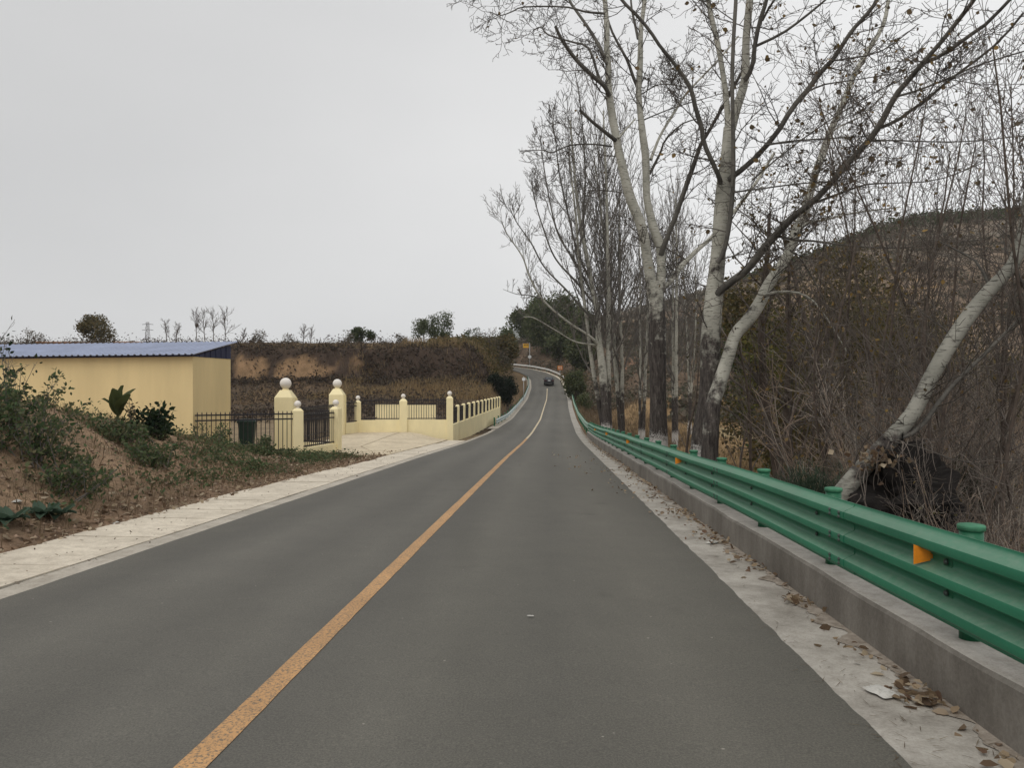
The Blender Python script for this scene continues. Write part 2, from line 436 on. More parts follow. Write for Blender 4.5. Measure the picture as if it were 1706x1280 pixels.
mat_bark('poplar_bark_pale', -2.6, -3.0, br=.64)
mat_bark('poplar_bark_mid', -1.0, -3.0)

def mat_ground():
    m, n, l, b = new_mat('ground')
    at_ = n.new('ShaderNodeAttribute'); at_.attribute_name = 'tint'
    a = noise_node(n, l, 0.8, 6); f = noise_node(n, l, 9, 8, rough=0.75); g = noise_node(n, l, 45, 4, rough=0.8)
    ra = ramp(n, [(0.3, (0.68, 0.68, 0.66)), (0.7, (1.25, 1.22, 1.18))]); l.new(a.outputs[0], ra.inputs[0])
    rf = ramp(n, [(0.3, (0.55, 0.54, 0.52)), (0.7, (1.35, 1.33, 1.28))]); l.new(f.outputs[0], rf.inputs[0])
    rg = ramp(n, [(0.35, (0.7, 0.7, 0.7)), (0.7, (1.35, 1.33, 1.3))]); l.new(g.outputs[0], rg.inputs[0])
    c = mixc(n, l, 1.0, at_.outputs['Color'], ra.outputs[0], 'MULTIPLY')
    c = mixc(n, l, 0.9, c, rf.outputs[0], 'MULTIPLY'); c = mixc(n, l, 0.8, c, rg.outputs[0], 'MULTIPLY')
    l.new(c, b.inputs['Base Color']); b.inputs['Roughness'].default_value = 0.95; b.inputs['Specular IOR Level'].default_value = 0.1
    bump(n, l, b, f.outputs[0], 0.8, 0.06)
    M['ground'] = m
mat_ground()

# ------------------------------------------------------------------ road line and terrain heights
_RY = np.array([-20, 0, 25.6, 38.7, 53, 76, 95, 113, 135, 148, 158, 168, 180, 195, 215], float)
_RX = np.array([-2.564, -1.524, -0.19, 0.53, 1.36, 2.8, 3.93, 5.1, 6.2, 6.45, 5.9, 4.3, 1.0, -6.0, -20.0])
_RZ = np.array([0.75, 0, -0.95, -1.48, -1.90, -2.02, -1.5, -0.75, 0.75, 2.2, 3.1, 4.1, 5.1, 6.2, 7.4])
_yy = np.linspace(-20, 215, 941)
def _smooth(v, w=25):
    p = np.interp(_yy, _RY, v); k = np.hanning(w + 2)[1:-1]; k /= k.sum()
    q = np.concatenate([p[0] - (p[1] - p[0]) * np.arange(w, 0, -1), p, p[-1] + (p[-1] - p[-2]) * np.arange(1, w + 1)])
    return np.convolve(q, k, 'same')[w:-w]
_sx, _sz = _smooth(_RX, 41), _smooth(_RZ, 41)
xc = lambda y: np.interp(y, _yy, _sx)
zr = lambda y: np.interp(y, _yy, _sz)

U_R, U_L = 3.046, -2.88          # asphalt edges either side of the yellow line
U_GUT, U_SLAB = -3.15, -4.10     # gutter, slab
U_K0, U_K1 = 3.574, 4.0          # face and back of the right-hand kerb wall

def hill_sky(a):
    px = 853 + F * a
    return np.interp(px, [700, 900, 960, 1000, 1060, 1100, 1200, 1300, 1400, 1470, 1550, 1706, 2400], [578, 566, 540, 529, 512, 502, 474, 440, 402, 372, 356, 352, 360])

def cliff_line(X):
    return 96 + 5 * fbm(X * 0.06 + 3, X * 0 + 1.5, 3) + 2.2 * fbm(X * 0.35, X * 0 + 7.7, 2) + np.maximum(0, -X - 60) * 0.1

def height(u, Y):
    u = np.asarray(u, float); Y = np.asarray(Y, float)
    X = xc(Y) + u; z0 = zr(Y)
    n1 = fbm(X * 0.35, Y * 0.35, 4); n2 = fbm(X * 1.4 + 9, Y * 1.4, 3)
    # left of the road
    s = -u + U_SLAB
    A = np.interp(Y, [-20, 3, 8, 11, 14, 18, 22, 25, 27], [2.3, 2.2, 2.1, 1.95, 1.68, 1.02, 0.42, 0.08, 0])
    mound = A * sstep(s, 0, 4.3) * (1 - sstep(s, 9, 15)) + (0.28 * n1 + 0.16 * n2) * sstep(s, 0.1, 1.6) * sstep(A, 0, 1.0)
    field = np.interp(Y, [24, 28, 45, 60, 75, 90, 100], [-0.9, -1.15, -1.15, -0.9, -0.35, 0.8, 1.0])
    flat = np.where(Y < 24, z0, z0 + (field - z0) * np.minimum(1, sstep(s, 0.0, 2.2)))
    bl = sstep(Y, 22, 28)
    zl = (z0 * (1 - bl) + flat * bl) + mound
    zl = zl + sstep(Y, 46, 56) * sstep(s, 2, 6) * (0.5 * n1 + 0.2 * n2)
    plat = np.interp(Y, [90, 100, 125, 150, 200, 300, 700], [6.1, 6.2, 8.1, 9.2, 12, 16, 22])
    yc = cliff_line(X)
    face = sstep(Y, yc - 1.6, yc + 1.6) * 0.78 + sstep(Y, yc - 9, yc - 1) * 0.17 + sstep(Y, yc + 1, yc + 8) * 0.05
    zcl = zl + (plat - zl) * face + (0.5 * n1) * face
    bank = z0 + (plat - z0) * sstep(s, 0.4, 8) + 0.4 * n1 * sstep(s, 1, 5)
    wb = sstep(Y, 90, 104)
    zl = np.where(Y > 84, zcl * sstep(s, 1.0, 6.0) + (zl * (1 - wb) + bank * wb) * (1 - sstep(s, 1.0, 6.0)), zl)
    # right of the road
    q = u - U_K1
    near = z0 - 0.12 - 0.85 * sstep(q, 0.0, 2.4) - 0.02 * np.maximum(q, 0) + (0.22 * n1 + 0.08 * n2) * sstep(q, 0.3, 2)
    fld = np.interp(Y, [-20, 10, 40, 70, 100, 130, 160, 200, 260], [-1.5, -1.8, -2.5, -2.7, -1.4, 0.9, 3.5, 7.0, 9.0]) + 0.4 * n1
    a = X / np.maximum(Y, 12)
    D = 265.0
    zr_ = CAM_H + (640 - hill_sky(a)) / F * D
    t = np.clip((Y - 66) / (D - 66), 0, 1)
    hz = fld + (zr_ - fld) * (0.22 * t + 0.78 * t ** 1.9) + 2.2 * fbm(X * 0.03, Y * 0.03, 3) * sstep(t, 0.05, 0.4)
    st = 3.2
    k = np.floor(hz / st); fr = hz / st - k
    ter = (k + sstep(fr, 0.55, 0.95)) * st
    hz = hz + (ter - hz) * 0.85 * sstep(t, 0.02, 0.1) * (1 - sstep(t, 0.75, 0.95))
    hz = hz - np.maximum(Y - D, 0) * 0.06
    w = sstep(q, 1.5, 11)
    zrgt = near * (1 - w) + hz * w
    z = np.where(u < 0, zl, zrgt)
    z = np.where((u > U_SLAB - 0.01) & (u < U_K1 + 0.01), z0 - 0.10, z)
    return z

def H(X, Y):
    return float(height(np.array(X - xc(Y)), np.array(float(Y))))

def build_ground():
    ul = -np.concatenate([np.linspace(4.1, 4.16, 2), 4.2 + np.geomspace(0.05, 1, 8), np.linspace(5.5, 16, 60), np.geomspace(16.3, 110, 150), np.geomspace(113, 420, 30)])
    ur = np.concatenate([[4.0, 4.05], np.linspace(4.2, 14, 50), np.geomspace(14.3, 420, 90)])
    us = np.concatenate([ul[::-1], [-4.0, -2, 0, 2, 3.9], ur])
    ys = np.concatenate([np.linspace(-16, 30, 185), np.linspace(30.4, 88, 130), np.linspace(88.3, 112, 90), np.geomspace(112.6, 720, 120)])
    Ug, Yg = np.meshgrid(us, ys)
    Z = height(Ug, Yg); X = xc(Yg) + Ug
    v = np.stack([X, Yg, Z], -1).reshape(-1, 3)
    ny, nx = Ug.shape
    i = np.arange(ny * nx).reshape(ny, nx)
    q = np.stack([i[:-1, :-1], i[:-1, 1:], i[1:, 1:], i[1:, :-1]], -1).reshape(-1, 4)
    me = np_mesh('ground', v, q, None, M['ground'], True)
    # what the ground is made of, place by place
    col = np.zeros((ny, nx, 3))
    def put(mask, c):
        mask = np.clip(mask, 0, 1)[..., None]; col[:] = col * (1 - mask) + np.array(c) * mask
    n1 = fbm(X * 0.12, Yg * 0.12, 4); n2 = fbm(X * 0.5 + 4, Yg * 0.5, 4)
    S = -Ug + U_SLAB
    put(np.ones_like(X), (0.20, 0.145, 0.085))
    L = (Ug < 0)
    put(L * (1 - sstep(Yg, 26, 30)), (0.30, 0.215, 0.15))
    put(L * sstep(n2, 0.0, 0.3) * (1 - sstep(Yg, 26, 30)), (0.21, 0.155, 0.11))
    put(L * (1 - sstep(S, 0.2, 1.0)) * (1 - sstep(Yg, 26, 30)), (0.20, 0.14, 0.10))
    put(L * sstep(Yg, 26, 30) * (1 - sstep(Yg, 50, 56)), (0.24, 0.19, 0.13))
    put(L * sstep(Yg, 50, 56), (0.095, 0.072, 0.054))
    put(L * sstep(Yg, 50, 56) * sstep(n1, 0.05, 0.3), (0.15, 0.105, 0.068))
    yc = cliff_line(X)
    face = np.exp(-((Yg - yc) / 4.5) ** 2)
    put(L * face, (0.062, 0.046, 0.038))
    pxx = 853 + F * X / np.maximum(Yg, 5)
    tan = sstep(pxx, 370, 400) * (1 - sstep(pxx, 560, 640)) * sstep(fbm(X * 0.16 + 40, Z * 0.1, 3) + .5 * fbm(X * 1.1, Z * .12, 3), -0.2, 0.08) * sstep(Z + 1.6 * fbm(X * .5, Z * 0 + 2, 3), 1.7, 2.5) * (1 - sstep(Z + 1.8 * fbm(X * .45, Z * 0 + 9, 3), 4.3, 5.0))
    put(L * face * tan, (0.27, 0.18, 0.11))
    put(L * sstep(Yg, yc + 3, yc + 8), (0.16, 0.115, 0.07))
    Rr = Ug > 0
    put(Rr * 1.0, (0.155, 0.11, 0.07))
    put(Rr * sstep(Ug, 6, 10) * sstep(Yg, 8, 20), (0.26, 0.18, 0.10))
    t = (Yg - 66) / 199
    put(Rr * sstep(t, 0.05, 0.3) * sstep(Ug, 9, 16), (0.175, 0.135, 0.104))
    gy, gx = np.gradient(Z, ys, axis=0), None
    flat = 1 - sstep(np.abs(gy), 0.10, 0.22)
    put(Rr * sstep(t, 0.05, 0.25) * (1 - sstep(t, 0.6, 0.8)) * flat * sstep(n1, -0.2, 0.1) * sstep(Ug, 9, 16), (0.38, 0.26, 0.15))
    put(Rr * sstep(t, 0.55, 0.8) * sstep(n1, -0.1, 0.3), (0.15, 0.135, 0.115))
    put(((np.abs(Ug - 17 - (60 - Yg) * 0.10) < 1.3) & (Yg > 35) & (Yg < 80)) * 1.0, (0.36, 0.29, 0.18))
    put((Ug > 4) * sstep(Yg, 90, 105) * (1 - sstep(Ug, 20, 40)), (0.14, 0.105, 0.08))
    put((Ug > 9) * sstep(Yg, 118, 122) * (1 - sstep(Yg, 132, 136)) * (1 - sstep(Ug, 13, 16)), (0.30, 0.17, 0.12))
    att = me.color_attributes.new('tint', 'FLOAT_COLOR', 'POINT')
    att.data.foreach_set('color', np.concatenate([col.reshape(-1, 3), np.ones((ny * nx, 1))], 1).astype(np.float32).ravel())
    tag(link('ground', me), kind='structure')
build_ground()

# ------------------------------------------------------------------ road, shoulders, markings
def strip(name, u0, u1, y0, y1, dz, mat, step=0.5, jit0=0.0, jit1=0.0, nu=2, thick=0.0, parent=None):
    ys = np.arange(y0, y1 + 1e-6, step)
    dx = np.gradient(xc(ys), ys); nrm = 1 / np.sqrt(1 + dx * dx)
    v = []
    for k in range(nu):
        t = k / (nu - 1); uu = u0 + (u1 - u0) * t
        j = (1 - t) * jit0 * fbm(ys * 1.7, ys * 0 + 3.3, 4) + t * jit1 * fbm(ys * 4.2, ys * 0 + 8.1, 5)
        off = uu + j
        v.append(np.stack([xc(ys) + off * nrm, ys - off * dx * nrm, zr(ys) + dz], -1))
    v = np.stack(v, 1); n = len(ys)
    i = np.arange(n * nu).reshape(n, nu)
    q = np.stack([i[:-1, :-1], i[:-1, 1:], i[1:, 1:], i[1:, :-1]], -1).reshape(-1, 4)
    me = np_mesh(name, v.reshape(-1, 3), q, None, M[mat], True)
    if name == 'road':
        me.attributes.new('across', 'FLOAT', 'POINT').data.foreach_set('value', np.tile(np.linspace(u0, u1, nu), n).astype(np.float32))
    return link(name, me, parent)

tag(strip('road', U_L, U_R, -14, 213, 0.0, 'asphalt', 0.04, 0.014, 0.016, 3), kind='structure')
tag(strip('road_marking', -0.068, 0.068, -14, 44, 0.004, 'yellow_paint', 0.1, 0.006, 0.006), kind='structure')
tag(strip('road_marking', -0.07, 0.07, 44, 134, 0.004, 'far_paint', 0.5, 0.012, 0.012), kind='structure')
tag(strip('road_shoulder', U_R - 0.15, U_K0 + 0.02, -14, 128, -0.004, 'shoulder', 0.4), kind='structure')
tag(strip('dirt_edge', U_K0 + 0.02, U_K0 - 0.10, -14, 60, 0.0015, 'dirt', 0.025, 0.0, 0.16), kind='structure')
tag(strip('gutter', U_GUT, U_L + 0.15, -14, 60, -0.004, 'gutter', 0.4, 0.03), kind='structure')

# concrete slabs along the left verge: one by one
verge = tag(empty('pavement', (0, 0, 0)), kind='structure')
y = -6.0
while y < 40:
    Lr = rng.choice([1.25, 1.6, 1.7, 1.8, 0.95])
    mbs = MB()
    y0, y1 = y + 0.02, y + Lr - 0.02
    out = U_SLAB - (0.15 if y < 20 else 0.0) + rng.uniform(-0.06, 0.06)
    tp, tl = [], []
    dz = rng.uniform(-0.004, 0.006)
    for k in range(4):
        yk = y0 + (y1 - y0) * k / 3; cx = float(xc(yk)); cz = float(zr(yk))
        a0 = (cx + U_GUT - 0.012 + rng.uniform(-.006, .006), yk, cz + 0.012 + dz); a1 = (cx + out + rng.uniform(-.02, .02), yk, cz + 0.03 + dz)
        tp.append([a0, a1, (a1[0], yk, cz - 0.09), (a0[0], yk, cz - 0.09)])
    mbs.rings(tp, True)
    mbs.build('slab', M['slab'], verge)
    y += Lr

# entrance apron, poured in bays between joints
apron = tag(empty('entrance_apron', (0, 0, 0)), kind='structure')
def apron_z(X, Y): return max(H(X, Y), float(zr(Y)) - 0.05) + 0.05
def quad_slab(p, mat, parent, name='slab', nd=5, th=0.14):
    mbx = MB(); top = []
    for i in range(nd + 1):
        row = []
        for j in range(nd + 1):
            a, b = i / nd, j / nd
            P = [(1 - a) * (1 - b) * p[0][k] + a * (1 - b) * p[1][k] + a * b * p[2][k] + (1 - a) * b * p[3][k] for k in range(2)]
            row.append((P[0], P[1], apron_z(*P)))
        top.append(row)
    n = nd + 1; vs = [q for r_ in top for q in r_]; vs += [(q[0], q[1], q[2] - th) for q in vs]
    fs = [(i * n + j, (i + 1) * n + j, (i + 1) * n + j + 1, i * n + j + 1) for i in range(nd) for j in range(nd)]
    edge = [i * n for i in range(n)] + [nd * n + j for j in range(1, n)] + [i * n + nd for i in range(nd - 1, -1, -1)] + [j for j in range(nd - 1, 0, -1)]
    m_ = n * n
    fs += [(edge[k], edge[(k + 1) % len(edge)], edge[(k + 1) % len(edge)] + m_, edge[k] + m_) for k in range(len(edge))]
    mbx.add(vs, fs)
    mbx.build(name, M[mat], parent)
bays = [26.9, 29.6, 32.0, 34.6, 37.2, 39.6, 41.5]
for a, b in zip(bays[:-1], bays[1:]):
    for k in range(2):
        f0, f1 = k / 2, (k + 1) / 2
        def P(t, yy):
            r0 = float(xc(yy)) + U_SLAB - 0.04; l0 = float(np.interp(yy, [26.9, 28.5, 29.6, 31, 31.2], [-5.3, -6.0, -6.7, -6.8, -8.6]))
            return (r0 + (l0 - r0) * t, yy)
        g = 0.012
        quad_slab([P(f0 + g / 2, a + g), P(f1 - g / 2, a + g), P(f1 - g / 2, b - g), P(f0 + g / 2, b - g)], 'apron', apron)

# ------------------------------------------------------------------ low concrete wall and green guardrail on the right
def along(u, y, dz=0.0):
    dx = float(xc(y + 0.2) - xc(y - 0.2)) / 0.4; n_ = 1 / math.sqrt(1 + dx * dx)
    return Vector((float(xc(y)) + u * n_, y - u * dx * n_, float(zr(y)) + dz))
def heading(y): return -math.atan(float(xc(y + 0.3) - xc(y - 0.3)) / 0.6)

K_H = 0.287
kerb = tag(empty('concrete_wall', along(3.78, 2)), 'low grey cast concrete base wall under the green guardrail', 'wall')
def kerb_piece(y0, y1):
    mbk = MB(); rows = []
    yk = y0 + 0.006
    ys = list(np.arange(y0 + 0.006, y1 - 0.006, 0.22)) + [y1 - 0.006]
    o = kerb.location
    for yk in ys:
        j = 0.014 * float(fbm(yk * 2.1, 2.0, 3)); h = K_H + 0.02 * float(fbm(yk * 0.9, 5.0, 3))
        rows.append([along(U_K0, yk, -0.12) - o, along(U_K0 + 0.004 + j * 0.5, yk, h - 0.02) - o, along(U_K0 + 0.022 + j, yk, h) - o, along(U_K1 - 0.01, yk, h + 0.004) - o, along(U_K1, yk, -0.3) - o])
    vs = [tuple(p) for r_ in rows for p in r_]; n = 5; fs = []
    for k in range(len(rows) - 1):
        for i in range(4): fs.append((k * n + i, (k + 1) * n + i, (k + 1) * n + i + 1, k * n + i + 1))
    fs += [tuple(range(n)), tuple((len(rows) - 1) * n + i for i in range(n - 1, -1, -1))]
    mbk.add(vs, fs)
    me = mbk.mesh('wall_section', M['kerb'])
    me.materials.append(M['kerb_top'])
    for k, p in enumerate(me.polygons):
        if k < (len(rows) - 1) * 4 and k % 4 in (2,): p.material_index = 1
    link('wall_section', me, kerb)
y = -8.0
while y < 48.0:
    kerb_piece(y, y + 5.6); y += 5.6

def thrie(t):
    """depth of a three-wave beam towards the road at height share t"""
    p = (t * 3) % 1.0
    p = p if p <= 0.5 else 1 - p                 # valley at 0, crest at 0.5
    q = min(1, max(0, (p - 0.085) / 0.30))
    return q * q * (3 - 2 * q)
def wbeam(t):
    s_ = -math.cos(2 * math.pi * 2 * t); s_ = max(-1, min(1, s_ * 1.35))
    return 0.5 * (s_ + 1)
def beam_panel(parent, y0, y1, ub, z0, hgt, dep, mat, prof, side=-1, lift=0.0, n=42, step=0.5, zoff=None):
    o = parent.location; ys = list(np.arange(y0, y1 - 1e-6, step)) + [y1]
    rows = []
    zo = zoff if zoff else (lambda yy: 0.0)
    for yk in ys:
        fr, bk = [], []
        for i in range(n + 1):
            t = i / n; d_ = dep * prof(t)
            fr.append(along(ub + side * (d_ + 0.004 + lift), yk, z0 + hgt * t + zo(yk)) - o)
            bk.append(along(ub + side * (d_ + lift), yk, z0 + hgt * t + zo(yk)) - o)
        rows.append([tuple(p) for p in fr + bk[::-1]])
    mb_ = MB(); mb_.rings(rows, True)
    return mb_.build('beam_panel', M[mat], parent, smooth=False)

rail = tag(empty('guardrail', along(3.78, 2, 0)), 'dark green three-wave steel guardrail on the low concrete wall at right', 'guardrail')
U_B = 3.665
zt = lambda yy: 0.012 * math.sin(yy * 0.9) * 0.5
ends = [-6.4 + 4.06 * k for k in range(14)]
for k in range(13):
    o_ = beam_panel(rail, ends[k] - 0.16, ends[k + 1] + 0.16, U_B, K_H + 0.075, 0.506, 0.080, 'rail_green', thrie, lift=0.0045 * (k % 2), zoff=zt)
    o_.data.polygons.foreach_set('use_smooth', [True] * len(o_.data.polygons))
    md = o_.modifiers.new('edges', 'EDGE_SPLIT'); md.split_angle = R(40)
pm = MB(); pm.lathe([(0.060, -0.02), (0.060, 0.60)], 20); post_me = pm.mesh('post', M['post_green'], True)
pm = MB(); pm.lathe([(0.062, 0.0), (0.068, 0.003), (0.069, 0.024), (0.065, 0.030), (0.045, 0.034), (0.001, 0.035)], 24); cap_me = pm.mesh('post_cap', M['cap_green'], True)
pm = MB(); pm.bevel_box((0, 0, 0.008), (0.20, 0.24, 0.016), 0.004); plate_me = pm.mesh('foot_plate', M['post_green'])
pm = MB(); pm.bevel_box((0, 0, 0), (0.06, 0.10, 0.22), 0.006); block_me = pm.mesh('spacer_block', M['post_green'])
pm = MB(); pm.lathe([(0.017, 0), (0.017, 0.009), (0.010, 0.016), (0.001, 0.018)], 8); bolt_me = pm.mesh('bolt', M['bolt_steel'])
for k in range(-3, 22):
    y = 4.34 + 2.03 * k
    hd = heading(y)
    p = link('post', post_me, rail, along(3.78, y, K_H) - rail.location, (0, 0, hd))
    link('post_cap', cap_me, p, (0, 0, 0.585))
    link('spacer_block', block_me, p, (-0.095, 0, 0.33))
    for zz in (0.075 + 0.506 / 3, 0.075 + 0.506 * 2 / 3):
        link('bolt', bolt_me, p, (-0.115 - 0.012, 0, zz), (0, -math.pi / 2, 0))
for k, y in enumerate((4.5, 12.9, 21.3, 29.7, 38.1)):
    pm = MB()
    pm.rings([[(-0.125, -0.004, -0.052), (-0.040, -0.004, -0.024), (-0.040, -0.004, 0.030), (-0.125, -0.004, 0.060)],
              [(-0.125, 0.006, -0.052), (-0.040, 0.006, -0.024), (-0.040, 0.006, 0.030), (-0.125, 0.006, 0.060)]], True)
    pm.box((-0.022, 0.016, 0), (0.040, 0.02, 0.03))
    pm.build('reflector', M['reflector_orange'], rail, loc=along(U_B + 0.02, y, K_H + 0.075 + 0.337) - rail.location, rot=(0, 0, heading(y) + R(-14)))

pm = MB(); pm.lathe([(0.013, 0), (0.013, 0.006), (0.007, 0.011), (0.001, 0.012)], 8); sb_me = pm.mesh('splice_bolt', M['bolt_steel'])
for e in ends[1:10]:
    for dy in (-0.09, 0.09):
        for tt in (0.14, 0.20, 0.47, 0.53, 0.80, 0.86):
            link('splice_bolt', sb_me, rail, along(U_B - 0.080 * thrie(tt) - 0.009, e + dy, K_H + 0.075 + 0.506 * tt + zt(e)) - rail.location, (0, -math.pi / 2, heading(e)))
# rails farther along the road
def low_rail(name, label, u, y0, y1, mat, side, seg, postdx, hgt=0.31, z0=0.38, cat='guardrail', dark='post_green', ph=0.72):
    t_ = tag(empty(name, along(u, y0)), label, cat)
    n = max(1, int(round((y1 - y0) / seg))); s_ = (y1 - y0) / n
    for k in range(n):
        beam_panel(t_, y0 + k * s_ - 0.1, y0 + (k + 1) * s_ + 0.1, u, z0, hgt, 0.085, mat, wbeam, side, lift=0.004 * (k % 2), n=12, step=1.0)
    pm_ = MB(); pm_.lathe([(0.057, -0.5), (0.057, ph), (0.05, ph + .015)], 8); me = pm_.mesh('post', M[dark])
    for k in range(int((y1 - y0) / 4) + 1):
        yk = y0 + k * 4.0
        link('post', me, t_, along(u - side * 0.11, yk) - t_.location)
    return t_
low_rail('guardrail', 'pale green far guardrail running on past the end of the green one', 3.75, 47.6, 128, 'rail_palegreen', -1, 8, 4, hgt=0.40, z0=0.40)
low_rail('guardrail', 'white guardrail curving left round the distant uphill bend', 3.6, 133, 196, 'rail_white', -1, 6, 4, hgt=0.35, z0=0.45)
low_rail('guardrail', 'pale blue-grey guardrail on the left side of the road before the bend', -3.25, 62, 150, 'rail_pale', 1, 6, 4, hgt=0.42, z0=0.18)
tag(strip('kerb_left', -3.6, U_L + 0.1, 58, 152, 0.03, 'gutter', 0.5), kind='structure')
tag(strip('kerb_right', U_R - 0.1, 3.5, 128, 205, 0.02, 'slab', 0.5), kind='structure')

# ------------------------------------------------------------------ yellow building with blue sheet roof
B0 = Vector((-10.8, 26.0, 0)); GZ = -1.35
bdir = Vector((-1, 0.10, 0)).normalized(); bper = Vector((0.10, 1, 0)).normalized()
BL, BD = 13.5, 2.75
bld = tag(empty('yellow_building', (B0.x, B0.y, GZ), math.atan2(-bdir.y, -bdir.x)), 'long yellow rendered shed with blue sheet roof behind the earth mound', 'building')
# local axes: +x towards the right-hand end, +y away from the camera; the right front corner is the origin
EZ0, EZ1 = 2.43 - GZ, 2.33 - GZ
pm = MB()
pm.add([(0, 0, 0), (-BL, 0, 0), (-BL, BD, 0), (0, BD, 0), (0, 0, EZ0), (-BL, 0, EZ1), (-BL, BD, EZ1 + .08), (0, BD, EZ0 + .08)],
       [(0, 4, 5, 1), (1, 5, 6, 2), (2, 6, 7, 3), (3, 7, 4, 0), (4, 7, 6, 5)])
pm.build('wall', M['building_yellow'], bld)
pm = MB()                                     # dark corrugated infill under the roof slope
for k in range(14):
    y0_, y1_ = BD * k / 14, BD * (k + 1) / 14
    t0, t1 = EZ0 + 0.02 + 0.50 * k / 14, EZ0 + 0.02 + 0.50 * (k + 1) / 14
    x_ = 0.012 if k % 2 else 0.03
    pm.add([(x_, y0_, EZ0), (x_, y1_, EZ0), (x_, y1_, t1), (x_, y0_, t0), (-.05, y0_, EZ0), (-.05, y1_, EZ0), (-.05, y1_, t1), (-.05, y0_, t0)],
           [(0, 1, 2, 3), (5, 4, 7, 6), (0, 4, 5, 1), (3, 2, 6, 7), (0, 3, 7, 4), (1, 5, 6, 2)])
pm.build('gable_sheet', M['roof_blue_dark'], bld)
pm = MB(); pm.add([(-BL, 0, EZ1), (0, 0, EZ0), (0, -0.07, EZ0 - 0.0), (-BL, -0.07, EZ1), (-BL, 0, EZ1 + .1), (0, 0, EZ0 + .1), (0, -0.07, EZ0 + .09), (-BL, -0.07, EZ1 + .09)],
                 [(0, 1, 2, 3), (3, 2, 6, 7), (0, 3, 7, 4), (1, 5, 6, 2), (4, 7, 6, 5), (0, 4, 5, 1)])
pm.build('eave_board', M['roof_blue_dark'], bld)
sheet_w = 0.9
roof = empty('roof'); roof.parent = bld
for k in range(16):
    x1 = 0.16 - k * sheet_w; x0 = x1 - sheet_w + 0.006
    pm = MB(); rows = []
    nrib = 4; xs = []
    for r_ in range(nrib):
        bx = x0 + (x1 - x0) * r_ / nrib; w_ = (x1 - x0) / nrib
        xs += [(bx, 0), (bx + w_ * .55, 0), (bx + w_ * .65, .035), (bx + w_ * .9, .035)]
    xs.append((x1, 0.0))
    def rz_(x_, yy): return (EZ0 + (EZ1 - EZ0) * (-x_) / BL) + 0.115 + 0.50 * (yy / BD)
    for yy in (-0.28, BD + 0.22):
        rows.append([(x_, yy, rz_(x_, yy) + h) for x_, h in xs] + [(x_, yy, rz_(x_, yy) + h - 0.012) for x_, h in xs[::-1]])
    pm.rings(rows, True)
    pm.build('roof_sheet', M['roof_blue'], roof)

# ------------------------------------------------------------------ yellow fences, gate piers and gate
bar_cache = {}
def bar_mesh(h):
    key = round(h, 2)
    if key not in bar_cache:
        b_ = MB(); b_.lathe([(0.014, 0), (0.014, h - 0.09), (0.022, h - 0.08), (0.015, h - 0.05), (0.002, h)], 6)
        bar_cache[key] = b_.mesh('bar', M['iron_black'])
    return bar_cache[key]
def fence_run(label, p0, p1, zb, wall_h, top, spacing=0.13, wall_t=0.24, pillars=(), bars=True, wall_drop=0.5, cat='fence', name='fence', wall_h1=None):
    p0, p1 = Vector(p0), Vector(p1); L_ = (p1 - p0).length; ang = math.atan2(p1.y - p0.y, p1.x - p0.x)
    t_ = tag(empty(name, (p0.x, p0.y, zb), ang), label, cat)
    pm = MB(); wh1 = wall_h1 if wall_h1 is not None else wall_h
    h2 = wall_t / 2
    pm.rings([[(0, -h2, -wall_drop), (0, h2, -wall_drop), (0, h2, wall_h), (0, -h2, wall_h)], [(L_, -h2, -wall_drop), (L_, h2, -wall_drop), (L_, h2, wh1), (L_, -h2, wh1)]], True)
    pm.build('low_wall', M['wall_yellow'], t_)
    rails = [top - 0.12, top - 0.30, max(wall_h, wh1) + 0.07]
    for z_ in rails:
        pm = MB(); pm.box((L_ / 2, 0, z_), (L_, 0.045, 0.05)); pm.build('rail', M['iron_black'], t_)
    if bars:
        n = int(L_ / spacing)
        b0 = wall_h + 0.0
        for k in range(n):
            link('bar', bar_mesh(top - b0 - 0.03), t_, ((k + 0.5) * L_ / n, 0, b0 + 0.03))
    for (x_, w_, h_, ball) in pillars:
        pillar(t_, x_, 0, w_, h_, ball)
    return t_, L_
def pillar(parent, x_, y_, w_, h_, ball, drop=0.5):
    pm = MB(); a = w_ / 2; c_ = min(0.12, w_ * 0.25)
    sq = lambda q, z_: [(x_ - q, y_ - q, z_), (x_ + q, y_ - q, z_), (x_ + q, y_ + q, z_), (x_ - q, y_ + q, z_)]
    pm.rings([sq(a, -drop), sq(a, h_ - c_ * 1.1), sq(a - c_, h_), ], True)
    p = pm.build('pillar', M['wall_yellow'], parent)
    if ball:
        pm = MB(); pm.lathe([(ball * 0.55, h_ - 0.01), (ball * 0.5, h_ + 0.03), (ball * 0.3, h_ + 0.05)], 12, Matrix.Translation((x_, y_, 0)))
        pm.sphere((x_, y_, h_ + 0.03 + ball * 0.95), ball, 18, 12)
        pm.build('ball', M['ball_white'], p, smooth=True)
    return p
P1, P2 = (-7.7, 27.6), (-6.95, 30.3)
G1, G2 = (-9.28, 31.5), (-8.98, 39.5)
P3, P5 = (-8.3, 41.4), (-3.41, 42.0)
FZ = -1.17
f1, L1 = fence_run('black bar fence on a low yellow wall between shed and ball-topped pillar', (B0.x + 0.05, B0.y + 0.05), P1, FZ, 0.25, 1.72, 0.145)
pillar(f1, L1, 0, 0.34, 1.80, 0.125)
f2, L2 = fence_run('short yellow wing wall with black bars beside the paved entrance', (P1[0] + .1, P1[1] + .18), P2, FZ, 0.33, 1.66, 0.15)
pillar(f2, L2, 0, 0.34, 1.78, 0.125)
f3, L3 = fence_run('black barred wing running back to the near gate pier', (P2[0] - .18, P2[1] + .1), (G1[0] + .45, G1[1] - .1), FZ, 0.30, 1.72, 0.15)
